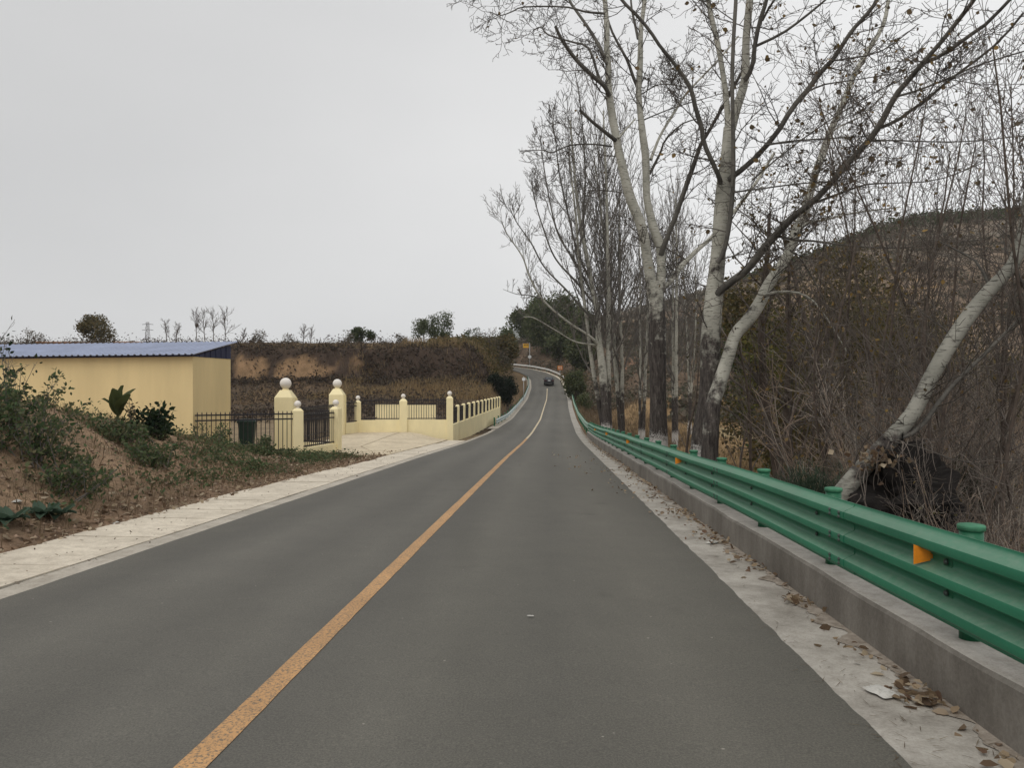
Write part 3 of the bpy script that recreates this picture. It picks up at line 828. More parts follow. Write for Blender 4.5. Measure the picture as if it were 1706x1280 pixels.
def gate_pier(p, label):
    t_ = tag(empty('gate_pier', (p[0], p[1], FZ), R(4)), label, 'gate pier', 'gate piers')
    pm = MB(); a, b_ = 0.36, 0.42
    sq = lambda qx, qy, z_: [(-qx, -qy, z_), (qx, -qy, z_), (qx, qy, z_), (-qx, qy, z_)]
    pm.rings([sq(a, b_, -0.4), sq(a, b_, 2.12), sq(0.18, 0.22, 2.42)], True)
    pm.build('shaft', M['wall_yellow'], t_)
    for yy in (-1, 1):
        pm = MB(); pm.rings([[(a - 0.02, yy * .30 - .10, -.4), (a + .04, yy * .30 - .10, -.4), (a + .04, yy * .30 + .10, -.4), (a - .02, yy * .30 + .10, -.4)],
                             [(a - 0.02, yy * .30 - .10, 2.08), (a + .04, yy * .30 - .10, 2.08), (a + .04, yy * .30 + .10, 2.08), (a - .02, yy * .30 + .10, 2.08)]], True)
        pm.build('pilaster_strip', M['wall_yellow'], t_)
    pm = MB(); pm.lathe([(0.15, 2.40), (0.13, 2.46), (0.09, 2.48)], 14); pm.build('neck', M['wall_yellow'], t_, True)
    pm = MB(); pm.sphere((0, 0, 2.48 + 0.215), 0.23, 24, 16); pm.build('ball', M['ball_white'], t_, True)
    return t_
gate_pier(G1, 'tall yellow gate pier with white ball, the one nearer the shed')
gate_pier(G2, 'tall yellow gate pier with white ball, the one nearer the road bend')
# sliding gate between the piers, seen almost edge on
gv = Vector((G2[0] - G1[0], G2[1] - G1[1], 0)); gl = gv.length - 0.9
gate = tag(empty('gate', (G1[0] + gv.x * .05, G1[1] + gv.y * .055, FZ), math.atan2(gv.y, gv.x)), 'closed black iron bar gate between the two tall yellow piers', 'gate')
for z_ in (0.12, 0.35, 1.30, 1.55):
    pm = MB(); pm.box((gl / 2, 0, z_), (gl, 0.04, 0.05)); pm.build('rail', M['iron_black'], gate)
for k in range(46):
    link('bar', bar_mesh(1.58), gate, ((k + .5) * gl / 46, 0, 0.1))
f4, L4 = fence_run('narrow black barred panel on yellow wall right of the far gate pier', (G2[0] + .2, G2[1] + .45), P3, FZ, 0.62, 1.80, 0.14)
f5, L5 = fence_run('yellow wall topped with black bars facing the paved entrance', P3, P5, FZ, 0.72, 1.90, 0.13, pillars=((0.0, 0.32, 1.78, 0.12), (2.42, 0.42, 1.86, 0.125), (4.93, 0.36, 2.0, 0.13)))
# roadside run with many small pillars
E0, E1 = Vector((P5[0] + .05, P5[1] + .2, 0)), Vector((-1.25, 75, 0))
t_ = tag(empty('fence', (E0.x, E0.y, FZ), math.atan2(E1.y - E0.y, E1.x - E0.x)), 'low yellow roadside fence with a row of small pillars running to the bend', 'fence')
Lr = (E1 - E0).length; npil = 12
pm = MB(); pm.rings([[(0, -.11, -.7), (0, .11, -.7), (0, .11, .42), (0, -.11, .42)], [(Lr, -.11, -.9), (Lr, .11, -.9), (Lr, .11, .42), (Lr, -.11, .42)]], True); pm.build('low_wall', M['wall_yellow'], t_)
for k in range(1, npil + 1):
    x_ = Lr * k / npil
    p = pillar(t_, x_, 0, 0.22, 1.46, 0, 0.9)
    xa = Lr * (k - 1) / npil; pm = MB()
    nb = 15
    for j in range(nb):
        pm.box((xa + 0.15 + (Lr / npil - 0.3) * (j + .5) / nb, 0, 0.90), (0.022, 0.022, 0.92))
    for z_ in (0.52, 1.18, 1.30): pm.box((xa + Lr / npil / 2, 0, z_), (Lr / npil - .3, 0.03, 0.035))
    pm.build('railing_panel', M['iron_black'], t_)
# things inside the compound
pm = MB(); pm.box((0, 0, 0.45), (3.9, 0.22, 1.6)); pm.box((-1.1, 0, 1.265), (1.7, .26, .03))
tag(pm.build('yard_wall', M['wall_yellow'], None, loc=tuple(at(676, 706, 50)[:2]) + (-1.12,)), 'low plain yellow wall inside the yard behind the barred fence', 'wall')
bin_ = tag(empty('waste_bin', (at(412, 740, 33.0).x, 33.0, FZ), 0.2), 'dark green wheeled waste bin standing behind the bar fence', 'bin')
pm = MB(); sq = lambda q, w, z_: [(-q, -w, z_), (q, -w, z_), (q, w, z_), (-q, w, z_)]
pm.rings([sq(.26, .27, .08), sq(.34, .36, 1.0), sq(.37, .39, 1.0), sq(.37, .39, 1.05)], True); pm.build('body', M['bin_green'], bin_)
pm = MB(); pm.rings([sq(.38, .40, 1.055), sq(.38, .40, 1.10), sq(.30, .3, 1.16)], True); pm.build('lid', M['bin_green'], bin_)
for sx_ in (-.22, .22):
    pm = MB(); pm.lathe([(0.1, -.03), (0.1, .03)], 12, Matrix.Translation((sx_, .28, .1)) @ Matrix.Rotation(R(90), 4, 'Y')); pm.build('wheel', M['tyre'], bin_)

# ------------------------------------------------------------------ branching plants
def batch_tubes(lines, sides):
    """lines: list of (points, radii); vectorised tubes grouped by number of points"""
    groups = {}
    for pts, rad in lines: groups.setdefault(len(pts), []).append((pts, rad))
    V, Q = [], []; off = 0
    for n, ls in groups.items():
        P_ = np.array([l[0] for l in ls], float); Rd = np.array([l[1] for l in ls], float)
        T = np.gradient(P_, axis=1); T /= np.linalg.norm(T, axis=2, keepdims=True) + 1e-9
        mean = T.mean(1); ref = np.where(np.abs(mean[:, 2:3]) > 0.75, np.array([[1.0, 0.13, 0.0]]), np.array([[0.05, 0.1, 1.0]]))[:, None, :]
        A_ = np.cross(T, np.broadcast_to(ref, T.shape)); A_ /= np.linalg.norm(A_, axis=2, keepdims=True) + 1e-9
        B_ = np.cross(T, A_)
        th = 2 * np.pi * np.arange(sides) / sides
        ring = A_[:, :, None, :] * np.cos(th)[None, None, :, None] + B_[:, :, None, :] * np.sin(th)[None, None, :, None]
        v = P_[:, :, None, :] + ring * Rd[:, :, None, None]
        m_ = len(ls); idx = off + np.arange(m_ * n * sides).reshape(m_, n, sides)
        a = idx[:, :-1, :]; b_ = np.roll(idx, -1, axis=2)[:, :-1, :]; c_ = np.roll(idx, -1, axis=2)[:, 1:, :]; d_ = idx[:, 1:, :]
        Q.append(np.stack([a, d_, c_, b_], -1).reshape(-1, 4)); V.append(v.reshape(-1, 3)); off += m_ * n * sides
    return np.concatenate(V), np.concatenate(Q)

def tube_mesh(name, lines, sides, mat, smooth=True):
    v, q = batch_tubes(lines, sides)
    return np_mesh(name, v, q, None, mat, smooth)

def catmull(pts, n):
    """smooth resample of control points (lists of equal length) to n samples"""
    P_ = np.array(pts, float); m_ = len(P_)
    if m_ == 2:
        t = np.linspace(0, 1, n)[:, None]; return P_[0] * (1 - t) + P_[1] * t
    Pe = np.vstack([2 * P_[0] - P_[1], P_, 2 * P_[-1] - P_[-2]])
    ts = np.linspace(0, m_ - 1 - 1e-6, n); out = []
    for t in ts:
        i = int(t); f = t - i; p0, p1, p2, p3 = Pe[i], Pe[i + 1], Pe[i + 2], Pe[i + 3]
        out.append(0.5 * (2 * p1 + (p2 - p0) * f + (2 * p0 - 5 * p1 + 4 * p2 - p3) * f * f + (3 * p1 - p0 - 3 * p2 + p3) * f ** 3))
    return np.array(out)

def rvec():
    while True:
        x_, y_, z_ = rng.uniform(-1, 1), rng.uniform(-1, 1), rng.uniform(-1, 1)
        q = x_ * x_ + y_ * y_ + z_ * z_
        if 0.01 < q < 1: q = math.sqrt(q); return (x_ / q, y_ / q, z_ / q)
def nrm(v):
    q = math.sqrt(v[0] ** 2 + v[1] ** 2 + v[2] ** 2) + 1e-9
    return (v[0] / q, v[1] / q, v[2] / q)

def grow(out, p, d, L_, r, lvl, P_):
    """one branch and, below it, its own side branches; out collects (level, points, radii)"""
    n = P_['n'][lvl]; st = L_ / (n - 1); pts = [p]; rad = [r]; wig = P_['wig'][lvl]; tr = P_['trop'][lvl]
    dirs = [d]
    rt = max(r * P_['taper'], P_['rmin'])
    for i in range(1, n):
        w = rvec(); d = nrm((d[0] + w[0] * wig, d[1] + w[1] * wig, d[2] + w[2] * wig + tr))
        p = (p[0] + d[0] * st, p[1] + d[1] * st, p[2] + d[2] * st)
        pts.append(p); dirs.append(d); rad.append(r + (rt - r) * i / (n - 1))
    out.append((lvl, pts, rad))
    if lvl + 1 < len(P_['n']):
        k = P_['kids'][lvl]; k = int(k * L_ / P_['ref'][lvl] + rng.random()) if P_.get('ref') else k
        for j in range(k):
            t = P_['t0'][lvl] + (1 - P_['t0'][lvl]) * (j + rng.random()) / max(k, 1)
            i = min(int(t * (n - 1)), n - 2); f = t * (n - 1) - i
            q = tuple(pts[i][c_] * (1 - f) + pts[i + 1][c_] * f for c_ in range(3))
            w = rvec(); sp = P_['spread'][lvl]; dd = dirs[i]
            nd = nrm((dd[0] * (1 - sp) + w[0] * sp, dd[1] * (1 - sp) + w[1] * sp, dd[2] * (1 - sp) + w[2] * sp * 0.8))
            rr = rad[i] * P_['rr'][lvl]
            grow(out, q, nd, L_ * P_['lr'][lvl] * rng.uniform(0.6, 1.15) * (1.15 - 0.55 * t), max(rr, P_['rmin']), lvl + 1, P_)

def leaf_quads(points, size, jitter, flat=0.0, aspect=0.7, droop=False, shaped=False):
    """bent leaf cards (two triangles each, folded along the midrib)"""
    n = len(points); P_ = np.array(points, float) + nrng.normal(0, jitter, (n, 3))
    a = nrng.normal(0, 1, (n, 3)); a[:, 2] *= (1 - flat)
    if droop: a[:, 2] = -np.abs(a[:, 2]) - 0.3
    a /= np.linalg.norm(a, axis=1, keepdims=True)
    b_ = nrng.normal(0, 1, (n, 3)); b_[:, 2] *= (1 - flat); b_ -= (b_ * a).sum(1, keepdims=True) * a; b_ /= np.linalg.norm(b_, axis=1, keepdims=True) + 1e-9
    c_ = np.cross(a, b_)
    s_ = size * nrng.uniform(0.6, 1.35, (n, 1))
    if shaped:
        cu = nrng.uniform(-.15, .35, (n, 1)); w_ = s_ * aspect * nrng.uniform(.7, 1.1, (n, 1)) * .5
        v = np.stack([P_, P_ + a * s_ * .25 + b_ * w_ * .8 + c_ * s_ * (.10 + cu * .1), P_ + a * s_ * .6 + b_ * w_ * .85 + c_ * s_ * (.10 + cu * .5), P_ + a * s_ + c_ * s_ * cu,
                      P_ + a * s_ * .6 - b_ * w_ * .85 + c_ * s_ * (.12 + cu * .5), P_ + a * s_ * .25 - b_ * w_ * .8 + c_ * s_ * (.10 + cu * .1)], 1)
        i = np.arange(n)[:, None] * 6
        return v.reshape(-1, 3), np.concatenate([i + [0, 1, 5], i + [1, 2, 5], i + [2, 4, 5], i + [2, 3, 4]], 0)
    v = np.stack([P_, P_ + a * s_ * .5 + b_ * s_ * aspect * .5 + c_ * s_ * .12, P_ + a * s_, P_ + a * s_ * .5 - b_ * s_ * aspect * .5 + c_ * s_ * .12], 1)
    i = np.arange(n)[:, None] * 4
    return v.reshape(-1, 3), np.concatenate([i + [0, 1, 2], i + [0, 2, 3]], 0)

def blades(base, h, lean, width, seed=0):
    """grass blades: slim triangles standing on the given points"""
    n = len(base); B_ = np.array(base, float); hh = h * nrng.uniform(0.45, 1.3, n)
    az = nrng.uniform(0, 2 * np.pi, n); ln = lean * nrng.uniform(0.1, 1.4, n) * hh
    wz = nrng.uniform(0, 2 * np.pi, n); w = width * nrng.uniform(0.6, 1.4, n)
    dx = np.stack([np.cos(wz) * w, np.sin(wz) * w, np.zeros(n)], 1)
    mid = B_ + np.stack([np.cos(az) * ln * .3, np.sin(az) * ln * .3, hh * .6], 1)
    tip = B_ + np.stack([np.cos(az) * ln, np.sin(az) * ln, hh], 1)
    v = np.stack([B_ - dx, B_ + dx, mid + dx * .6, mid - dx * .6, tip], 1)
    i = np.arange(n)[:, None] * 5
    q = i + [0, 1, 2, 3]; t = i + [3, 2, 4]
    return v.reshape(-1, 3), q, t

# ------------------------------------------------------------------ the authored poplars
TW = dict(n=[5, 5, 4], wig=[0.30, 0.38, 0.45], trop=[0.10, 0.06, 0.10], taper=0.35, rmin=0.0035, kids=[6, 4], ref=[1.0, 0.6], t0=[0.12, 0.15], spread=[0.62, 0.62], rr=[0.55, 0.6], lr=[0.5, 0.5])

def poplar(name, label, base, limbs, twig_per_m=1.5, twig_len=1.5, leaves=0, group=None, twig_mat='crown_twig', TWp=TW, cat='tree', rmin=0.004, leafmat='leaf_autumn', lo_free=2.5, bark='poplar_bark', leaf=0.095):
    """limbs: (pixel points with depth, start width px, end width px, dark?, bare?) -> trunk, limbs, crown of twigs, leaves"""
    base = Vector(base)
    root = tag(empty(name, base), label, cat, group)
    thick, dark, tw = [], [], []; tips = []
    Pm = dict(TWp); Pm['rmin'] = rmin
    for k, (pp, w0, w1, isdark, density) in enumerate(limbs):
        P3_ = [at(x_, y_, d_) - base for x_, y_, d_ in pp]
        dep = [q[2] for q in pp]
        L_ = sum((P3_[i + 1] - P3_[i]).length for i in range(len(P3_) - 1))
        n = max(6, min(60, int(L_ / 0.22)))
        pts = catmull([tuple(p) for p in P3_], n)
        t = np.linspace(0, 1, n)
        dd = np.interp(t, np.linspace(0, 1, len(dep)), dep)
        rad = (w0 + (w1 - w0) * t) / 2 / F * dd
        rad = rad * (1 + 0.06 * np.sin(t * L_ * 2.1 + k)) 
        if k == 0: rad[0:3] *= np.array([1.35, 1.18, 1.06])[:min(3, n)]
        (dark if isdark else thick).append((pts.tolist(), rad.tolist()))
        cnt = int(L_ * twig_per_m * density)
        for j in range(cnt):
            f = rng.random() ** 0.8; i = min(int(f * (n - 1)), n - 2)
            if base.z + pts[i][2] < base.z + lo_free: continue
            tv = pts[i + 1] - pts[i]; tv = nrm(tv); w = rvec()
            nd = nrm((tv[0] * .45 + w[0] * .8, tv[1] * .45 + w[1] * .8, tv[2] * .45 + w[2] * .6 + .12))
            ln = twig_len * rng.uniform(0.45, 1.25) * (1.1 - 0.35 * f)
            res = []
            grow(res, tuple(pts[i]), nd, ln, min(max(rad[i] * .35, rmin * 1.3), rmin * 3.2), 0, Pm)
            for lv, a, b_ in res: tw.append((a, b_))
            tips += [r_[1][-1] for r_ in res if r_[0] >= 1]
    if thick:
        link('trunk', tube_mesh('trunk', thick, 12, M[bark]), root)
    if dark:
        link('limbs', tube_mesh('limbs', dark, 8, M['limb_bark']), root)
    if tw:
        link('crown', tube_mesh('crown', tw, 3, M[twig_mat], False), root)
    if leaves and tips:
        sel = [tips[rng.randrange(len(tips))] for _ in range(leaves)]
        v, tr = leaf_quads(sel, leaf, 0.02, aspect=0.95, shaped=True)
        link('leaves', np_mesh('leaves', v, None, tr, M[leafmat]), root)
    return root

def D(pts, d0, d1=None):
    d1 = d0 if d1 is None else d1; n = len(pts)
    return [(x_, y_, d0 + (d1 - d0) * i / max(n - 1, 1)) for i, (x_, y_) in enumerate(pts)]

# tree A: two pale stems from one trunk
dA = 24.0
gA = at(1097, 740, dA); gA.z = H(gA.x, gA.y) - 0.15
yb = 640 + (CAM_H - gA.z) / dA * F
poplar('poplar_tree', 'tall grey poplar forking into two stems, left of the thickest trunk', gA, [
    (D([(1097, yb), (1097, 720), (1096, 640), (1095, 560), (1094, 500), (1092, 470)], dA), 31, 25, 0, 0.15),
    (D([(1092, 500), (1087, 483), (1080, 441), (1070, 382), (1052, 335), (1042, 300), (1031, 252), (1026, 226), (1018, 181), (1014, 149), (1014, 114), (1011, 80), (1011, 48), (1008, 0), (1005, -60), (1001, -130)], dA, 23.5), 20, 6, 0, 1.0),
    (D([(1095, 505), (1101, 470), (1101, 420), (1098, 405), (1089, 380), (1082, 352), (1077, 323), (1076, 266), (1071, 226), (1067, 191), (1064, 154), (1066, 120), (1067, 80), (1068, 48), (1074, 0), (1080, -60), (1082, -130)], dA, 24.6), 17, 6, 0, 1.0),
    (D([(1101, 425), (1112, 394), (1127, 356), (1143, 310), (1156, 274), (1167, 242), (1180, 220), (1201, 183), (1214, 160), (1230, 130), (1250, 95)], dA, 21.5), 10, 4, 1, 1.0),
    (D([(1100, 485), (1122, 462), (1136, 443), (1159, 419), (1185, 396), (1206, 372), (1237, 335), (1262, 300), (1290, 255)], dA, 27), 10, 4, 0, 1.0),
    (D([(1015, 159), (1007, 143), (986, 125), (959, 98), (938, 69), (925, 43)], 23.6, 22.5), 8, 5, 1, 1.0),
    (D([(1010, 149), (997, 127), (981, 80), (951, 69), (914, 58), (901, 45), (888, 50)], 23.6, 24.5), 5, 1.5, 1, 2.2),
    (D([(1011, 106), (997, 74), (978, 43), (959, 16), (949, 0), (935, -40)], 23.6, 24.6), 6, 4, 1, 1.0),
    (D([(1007, 22), (975, 19), (941, 11), (874, 11), (853, 19), (834, 25), (816, 19)], 23.5, 22.5), 4, 1, 1, 1.6),
    (D([(1026, 234), (1002, 215), (986, 202), (966, 183)], 23.7, 22.8), 7, 5, 1, 0.2),
    (D([(1020, 244), (986, 240), (949, 242), (920, 254), (904, 250), (866, 251)], 23.8, 24.4), 3.4, 1.2, 1, 1.8),
    (D([(1030, 230), (1059, 197)], 23.6, 24), 4, 2, 0, 1.0),
    (D([(1066, 154), (1055, 128), (1044, 98), (1020, 53), (1007, 10), (1000, -30)], 24.5, 23.9), 6, 3, 1, 1.0),
    (D([(1063, 64), (1058, 40), (1052, 11), (1050, -30)], 24.5, 25), 5, 3, 1, 1.0),
    (D([(1082, 290), (1100, 255), (1108, 234), (1135, 207), (1164, 197)], 24.3, 23), 4.5, 2, 1, 1.4),
    (D([(1084, 266), (1100, 226), (1124, 186), (1145, 154), (1198, 98), (1230, 60)], 24.3, 26), 5, 2.5, 0, 1.4),
    (D([(1071, 200), (1120, 180), (1170, 165), (1220, 150)], 24.5, 24), 2.5, 1, 1, 2.0),
    (D([(1064, 160), (1100, 140), (1150, 145), (1190, 140)], 24.5, 25), 2.5, 1, 1, 2.0),
], 1.5, 1.6, 60, rmin=0.007, bark='poplar_bark_old')

# tree B: thickest trunk
dB = 16.5
gB = at(1170, 760, dB); gB.z = H(gB.x, gB.y) - 0.15
yb = 640 + (CAM_H - gB.z) / dB * F
poplar('poplar_tree', 'thickest poplar with dark rough foot and long limbs reaching right', gB, [
    (D([(1168, yb), (1170, 780), (1172, 724), (1179, 680), (1182, 640), (1183, 600), (1185, 546), (1190, 487), (1195, 441), (1198, 405), (1202, 347), (1206, 300), (1210, 266), (1214, 212)], dB), 41, 18, 0, 0.25),
    (D([(1212, 235), (1225, 186), (1241, 133), (1243, 66), (1249, 0), (1254, -70), (1256, -140)], dB, 16.2), 17, 8, 0, 1.0),
    (D([(1213, 225), (1212, 186), (1206, 133), (1196, 74), (1185, 27), (1180, 0), (1172, -60)], dB, 16.8), 11, 6, 0, 1.0),
    (D([(1195, 438), (1204, 424), (1211, 398), (1217, 359), (1221, 310), (1222, 266), (1221, 199), (1220, 133), (1222, 66), (1226, 0), (1228, -60)], 16.2, 15.8), 9, 6, 1, 0.6),
    (D([(1200, 305), (1198, 295), (1185, 266), (1172, 236), (1169, 212), (1159, 181), (1153, 154), (1143, 133), (1124, 106), (1100, 77), (1082, 50), (1060, 24), (1036, 0), (1005, -40)], 16.3, 15), 9, 5, 1, 0.8),
    (D([(1192, 492), (1216, 471), (1244, 450), (1270, 417), (1293, 391), (1316, 366), (1340, 347), (1362, 329), (1391, 297), (1423, 260), (1450, 231), (1471, 199), (1492, 159), (1519, 127), (1540, 101), (1566, 72), (1596, 34), (1622, 0), (1655, -50)], 16.4, 12.5), 14, 6.5, 1, 0.9),
    (D([(1535, 106), (1572, 90), (1612, 61), (1646, 37), (1681, 0), (1710, -30)], 13.6, 12.6), 7, 5, 1, 1.0),
    (D([(1462, 214), (1492, 202), (1519, 183), (1548, 162), (1585, 130), (1625, 101), (1667, 66), (1705, 21)], 14.2, 13), 6, 4, 1, 1.0),
    (D([(1495, 160), (1530, 150), (1585, 128), (1630, 108), (1706, 85)], 14.0, 14.2), 4, 2.5, 1, 1.2),
    (D([(1450, 234), (1492, 234), (1598, 236), (1706, 226)], 14.4, 13), 3.4, 1.5, 1, 1.5),
    (D([(1213, 300), (1253, 268), (1293, 223), (1319, 181), (1346, 149), (1367, 120), (1386, 101), (1402, 77), (1420, 50), (1439, 29), (1458, 5), (1480, -40)], 16.4, 15), 10, 6, 1, 0.9),
    (D([(1241, 133), (1253, 112), (1258, 72), (1266, 35), (1277, 0), (1285, -40)], 16.3, 15.5), 9, 6, 1, 0.8),
    (D([(1260, 76), (1298, 58), (1325, 40), (1359, 13), (1380, -5)], 16, 15.2), 5, 3, 1, 1.2),
    (D([(1270, 34), (1283, 10), (1300, -15)], 16, 15.5), 4, 3, 1, 1.0),
    (D([(1273, 242), (1310, 236), (1355, 232), (1420, 228), (1450, 226)], 16, 15.4), 4, 1.5, 1, 1.6),
    (D([(1346, 152), (1375, 140), (1430, 132), (1500, 120)], 15.8, 15.0), 3.4, 1.4, 1, 1.8),
    (D([(1253, 300), (1300, 260), (1360, 215), (1430, 170), (1500, 130)], 16, 14.4), 3.2, 1.2, 1, 1.8),
    (D([(1222, 320), (1262, 315), (1330, 306), (1400, 300), (1470, 282)], 16, 14.8), 3.4, 1.4, 1, 1.8),
    (D([(1386, 101), (1420, 96), (1470, 84), (1530, 40)], 15.5, 14.5), 3.2, 1.5, 1, 1.4),
    (D([(1293, 393), (1330, 400), (1360, 402), (1420, 410), (1500, 413), (1580, 404), (1650, 398)], 15.6, 13.5), 4.6, 1.6, 1, 0.8),
    (D([(1359, 337), (1400, 322), (1440, 308), (1480, 305), (1560, 300), (1640, 270)], 15.2, 13.5), 4.4, 1.4, 1, 1.2),
], 2.3, 1.5, 520, rmin=0.0052)

# tree C: pale stem leaning right from the same foot
gC = at(1192, 700, 15.9); gC.z = H(gC.x, gC.y) - 0.1
yb = 640 + (CAM_H - gC.z) / 15.9 * F
poplar('poplar_tree', 'smooth pale poplar stem leaning right beside the thickest trunk', gC, [
    (D([(1178, yb), (1186, 690), (1197, 645), (1213, 595), (1225, 558), (1246, 534), (1265, 506), (1281, 473), (1300, 445), (1316, 417), (1328, 382), (1338, 363), (1347, 330), (1354, 306), (1359, 287), (1370, 258), (1383, 220), (1396, 191), (1410, 157), (1423, 125), (1444, 88), (1471, 42), (1480, 0), (1490, -60)], 15.9, 19), 25, 5, 0, 0.7),
    (D([(1325, 390), (1345, 372), (1375, 366), (1420, 355), (1500, 345)], 16.8, 18), 6, 2, 0, 1.5),
    (D([(1272, 492), (1300, 486), (1330, 488), (1350, 498), (1366, 514), (1390, 550), (1410, 585)], 16.3, 15.3), 4.5, 2, 0, 1.0),
    (D([(1316, 417), (1340, 440), (1372, 500), (1385, 540)], 16.8, 17), 3, 1.5, 1, 1.0),
    (D([(1383, 222), (1400, 210), (1440, 190), (1480, 150)], 17.5, 18), 3, 1.5, 0, 1.4),
], 1.8, 1.3, 160, rmin=0.0055, bark='poplar_bark_mid')

# tree D: near trunk leaning far to the right
dD = 8.4
gD = at(1385, 850, dD); gD.z = H(gD.x, gD.y) - 0.1
yb = 640 + (CAM_H - gD.z) / dD * F
treeD = poplar('leaning_tree', 'near pale tree trunk leaning steeply right behind the guardrail', gD, [
    (D([(1330, yb), (1385, 850), (1425, 795), (1480, 735), (1520, 690), (1545, 640), (1580, 578), (1615, 525), (1650, 482), (1688, 440), (1704, 392), (1712, 340), (1722, 280), (1740, 200)], dD, 9.6), 31, 16, 0, 0.8),
    (D([(1480, 735), (1530, 715), (1580, 650), (1640, 590), (1700, 530)], 8.6, 9.2), 9, 5, 1, 2.0),
    (D([(1650, 482), (1630, 440), (1600, 420), (1560, 400)], 9.2, 9.6), 5, 2, 1, 1.5),
    (D([(1690, 440), (1700, 470), (1730, 500)], 9.4, 9.8), 9, 6, 1, 0.5),
], 4.0, 1.1, 45, rmin=0.003, lo_free=0.8, leaf=.06, bark='poplar_bark_pale')
# its torn-up root hollow: near-black earth lump, shade painted in, with hanging roots
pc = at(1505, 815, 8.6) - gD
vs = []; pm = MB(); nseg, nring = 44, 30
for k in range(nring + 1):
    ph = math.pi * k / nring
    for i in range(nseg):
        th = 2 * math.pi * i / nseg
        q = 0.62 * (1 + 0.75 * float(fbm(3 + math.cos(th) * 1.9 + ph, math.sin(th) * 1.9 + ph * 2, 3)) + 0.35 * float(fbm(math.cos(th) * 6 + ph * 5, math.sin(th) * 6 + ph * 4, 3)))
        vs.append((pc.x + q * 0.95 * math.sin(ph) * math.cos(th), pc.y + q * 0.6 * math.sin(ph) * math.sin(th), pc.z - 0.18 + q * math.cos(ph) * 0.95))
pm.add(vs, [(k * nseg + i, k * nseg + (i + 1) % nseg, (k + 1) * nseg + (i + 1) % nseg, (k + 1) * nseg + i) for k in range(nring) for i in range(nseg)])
pm.build('root_hollow_shade', M['soil_hollow_shade'], treeD)
rl_ = []
for k in range(60):
    th = rng.uniform(0, 2 * math.pi); s0 = (pc.x + .65 * math.cos(th), pc.y - .45 + .3 * rng.random(), pc.z + .1 + .55 * math.sin(th) * .9)
    res = []; grow(res, s0, nrm((math.cos(th) * .5, -0.5, rng.uniform(-1, .3))), rng.uniform(.3, .8), 0.006, 0, dict(n=[7], wig=[.4], trop=[-.25], taper=.3, rmin=.0025))
    rl_ += [(a, b_) for _, a, b_ in res]
link('roots', tube_mesh('roots', rl_, 4, M['twig_dark']), treeD)
lp = [tuple(at(rng.gauss(1462, 26), rng.gauss(768, 10), 8.35) - gD) for _ in range(130)]
v, tr = leaf_quads(lp, 0.07, 0.03, aspect=.8); link('caught_leaves', np_mesh('caught_leaves', v, None, tr, M['leaf_dry']), treeD)

# ------------------------------------------------------------------ generated bare trees
def grown_tree(name, label, base, params, starts, group=None, trunk_mat='limb_bark', twig_mat='twig', cat='tree', leaves=None, split=1):
    """starts: list of (offset, dir, length, radius)"""
    base = Vector(base); root = tag(empty(name, base), label, cat, group)
    res = []
    for o_, d_, L_, r_ in starts: grow(res, o_, nrm(d_), L_, r_, 0, params)
    tk = [(a, b_) for lv, a, b_ in res if lv < split]; tw = [(a, b_) for lv, a, b_ in res if lv >= split]
    link('trunk', tube_mesh('trunk', tk, 7, M[trunk_mat]), root)
    if tw: link('crown', tube_mesh('crown', tw, 3, M[twig_mat], False), root)
    if leaves:
        cnt, size, mat, jit = leaves
        src = [p for lv, a, b_ in res if lv >= split for p in a[1:]]
        sel = [src[rng.randrange(len(src))] for _ in range(cnt)]
        v_, t_2 = leaf_quads(sel, size, jit, aspect=.75); link('leaves', np_mesh('leaves', v_, None, t_2, M[mat]), root)
    return root
def copy_tree(root, label, loc, rz, sc, group=None):
    r_ = root.copy(); C.objects.link(r_); r_.location = loc; r_.rotation_euler = (0, 0, rz); r_.scale = (sc, sc, sc) if not hasattr(sc, '__len__') else sc
    r_['label'] = label
    if group: r_['group'] = group
    for ch in list(root.children):
        c_ = ch.copy(); C.objects.link(c_); c_.parent = r_
    return r_

# fastigiate poplars farther along the road
LOMB = dict(n=[10, 9, 6, 5], wig=[0.05, 0.09, 0.16, 0.22], trop=[0.05, 0.16, 0.16, 0.14], taper=0.22, rmin=0.011, kids=[20, 7, 4], ref=[14.0, 5.0, 2.0], t0=[0.22, 0.15, 0.1], spread=[0.42, 0.42, 0.45], rr=[0.42, 0.5, 0.55], lr=[0.40, 0.42, 0.42])
def lomb(px_, dpt, hgt, lean, label, n_stems=1, mat='limb_bark', pale=True, rad=0.17, sink=0.2):
    g = at(px_, 700, dpt); g.z = H(g.x, g.y) - sink
    st = [((rng.uniform(-.25, .25) * (k > 0), 0.12 * k, 0), (lean + rng.uniform(-.10, .10) * (k > 0), rng.uniform(-.06, .06), 1), hgt * (1 - .12 * k), rad * (1 - .15 * k)) for k in range(n_stems)]
    return grown_tree('poplar_tree', label, g, LOMB, st, 'bare slender poplars beyond the big ones', 'poplar_bark' if pale else 'limb_bark', 'twig_grey')
lomb(1016, 47, 20.5, -0.045, 'bare upswept poplar standing leftmost of the row by the rail', 2, rad=.2)
lomb(1036, 50, 19.0, -0.015, 'bare upswept poplar second from the left in the row', 2, rad=.19)
lomb(1071, 56, 18.0, 0.0, 'thin bare poplar close left of the forked poplar', 2, rad=.16)
lomb(1126, 52, 17.0, 0.01, 'thin bare poplar between the forked and the thickest trunk', 2, rad=.17)
lomb(1150, 64, 17.5, 0.02, 'slim far poplar left of the thickest trunk', 2, rad=.15)
lomb(1100, 74, 18.0, 0.0, 'farthest slim poplar hidden behind the forked trunk', 1, rad=.15)
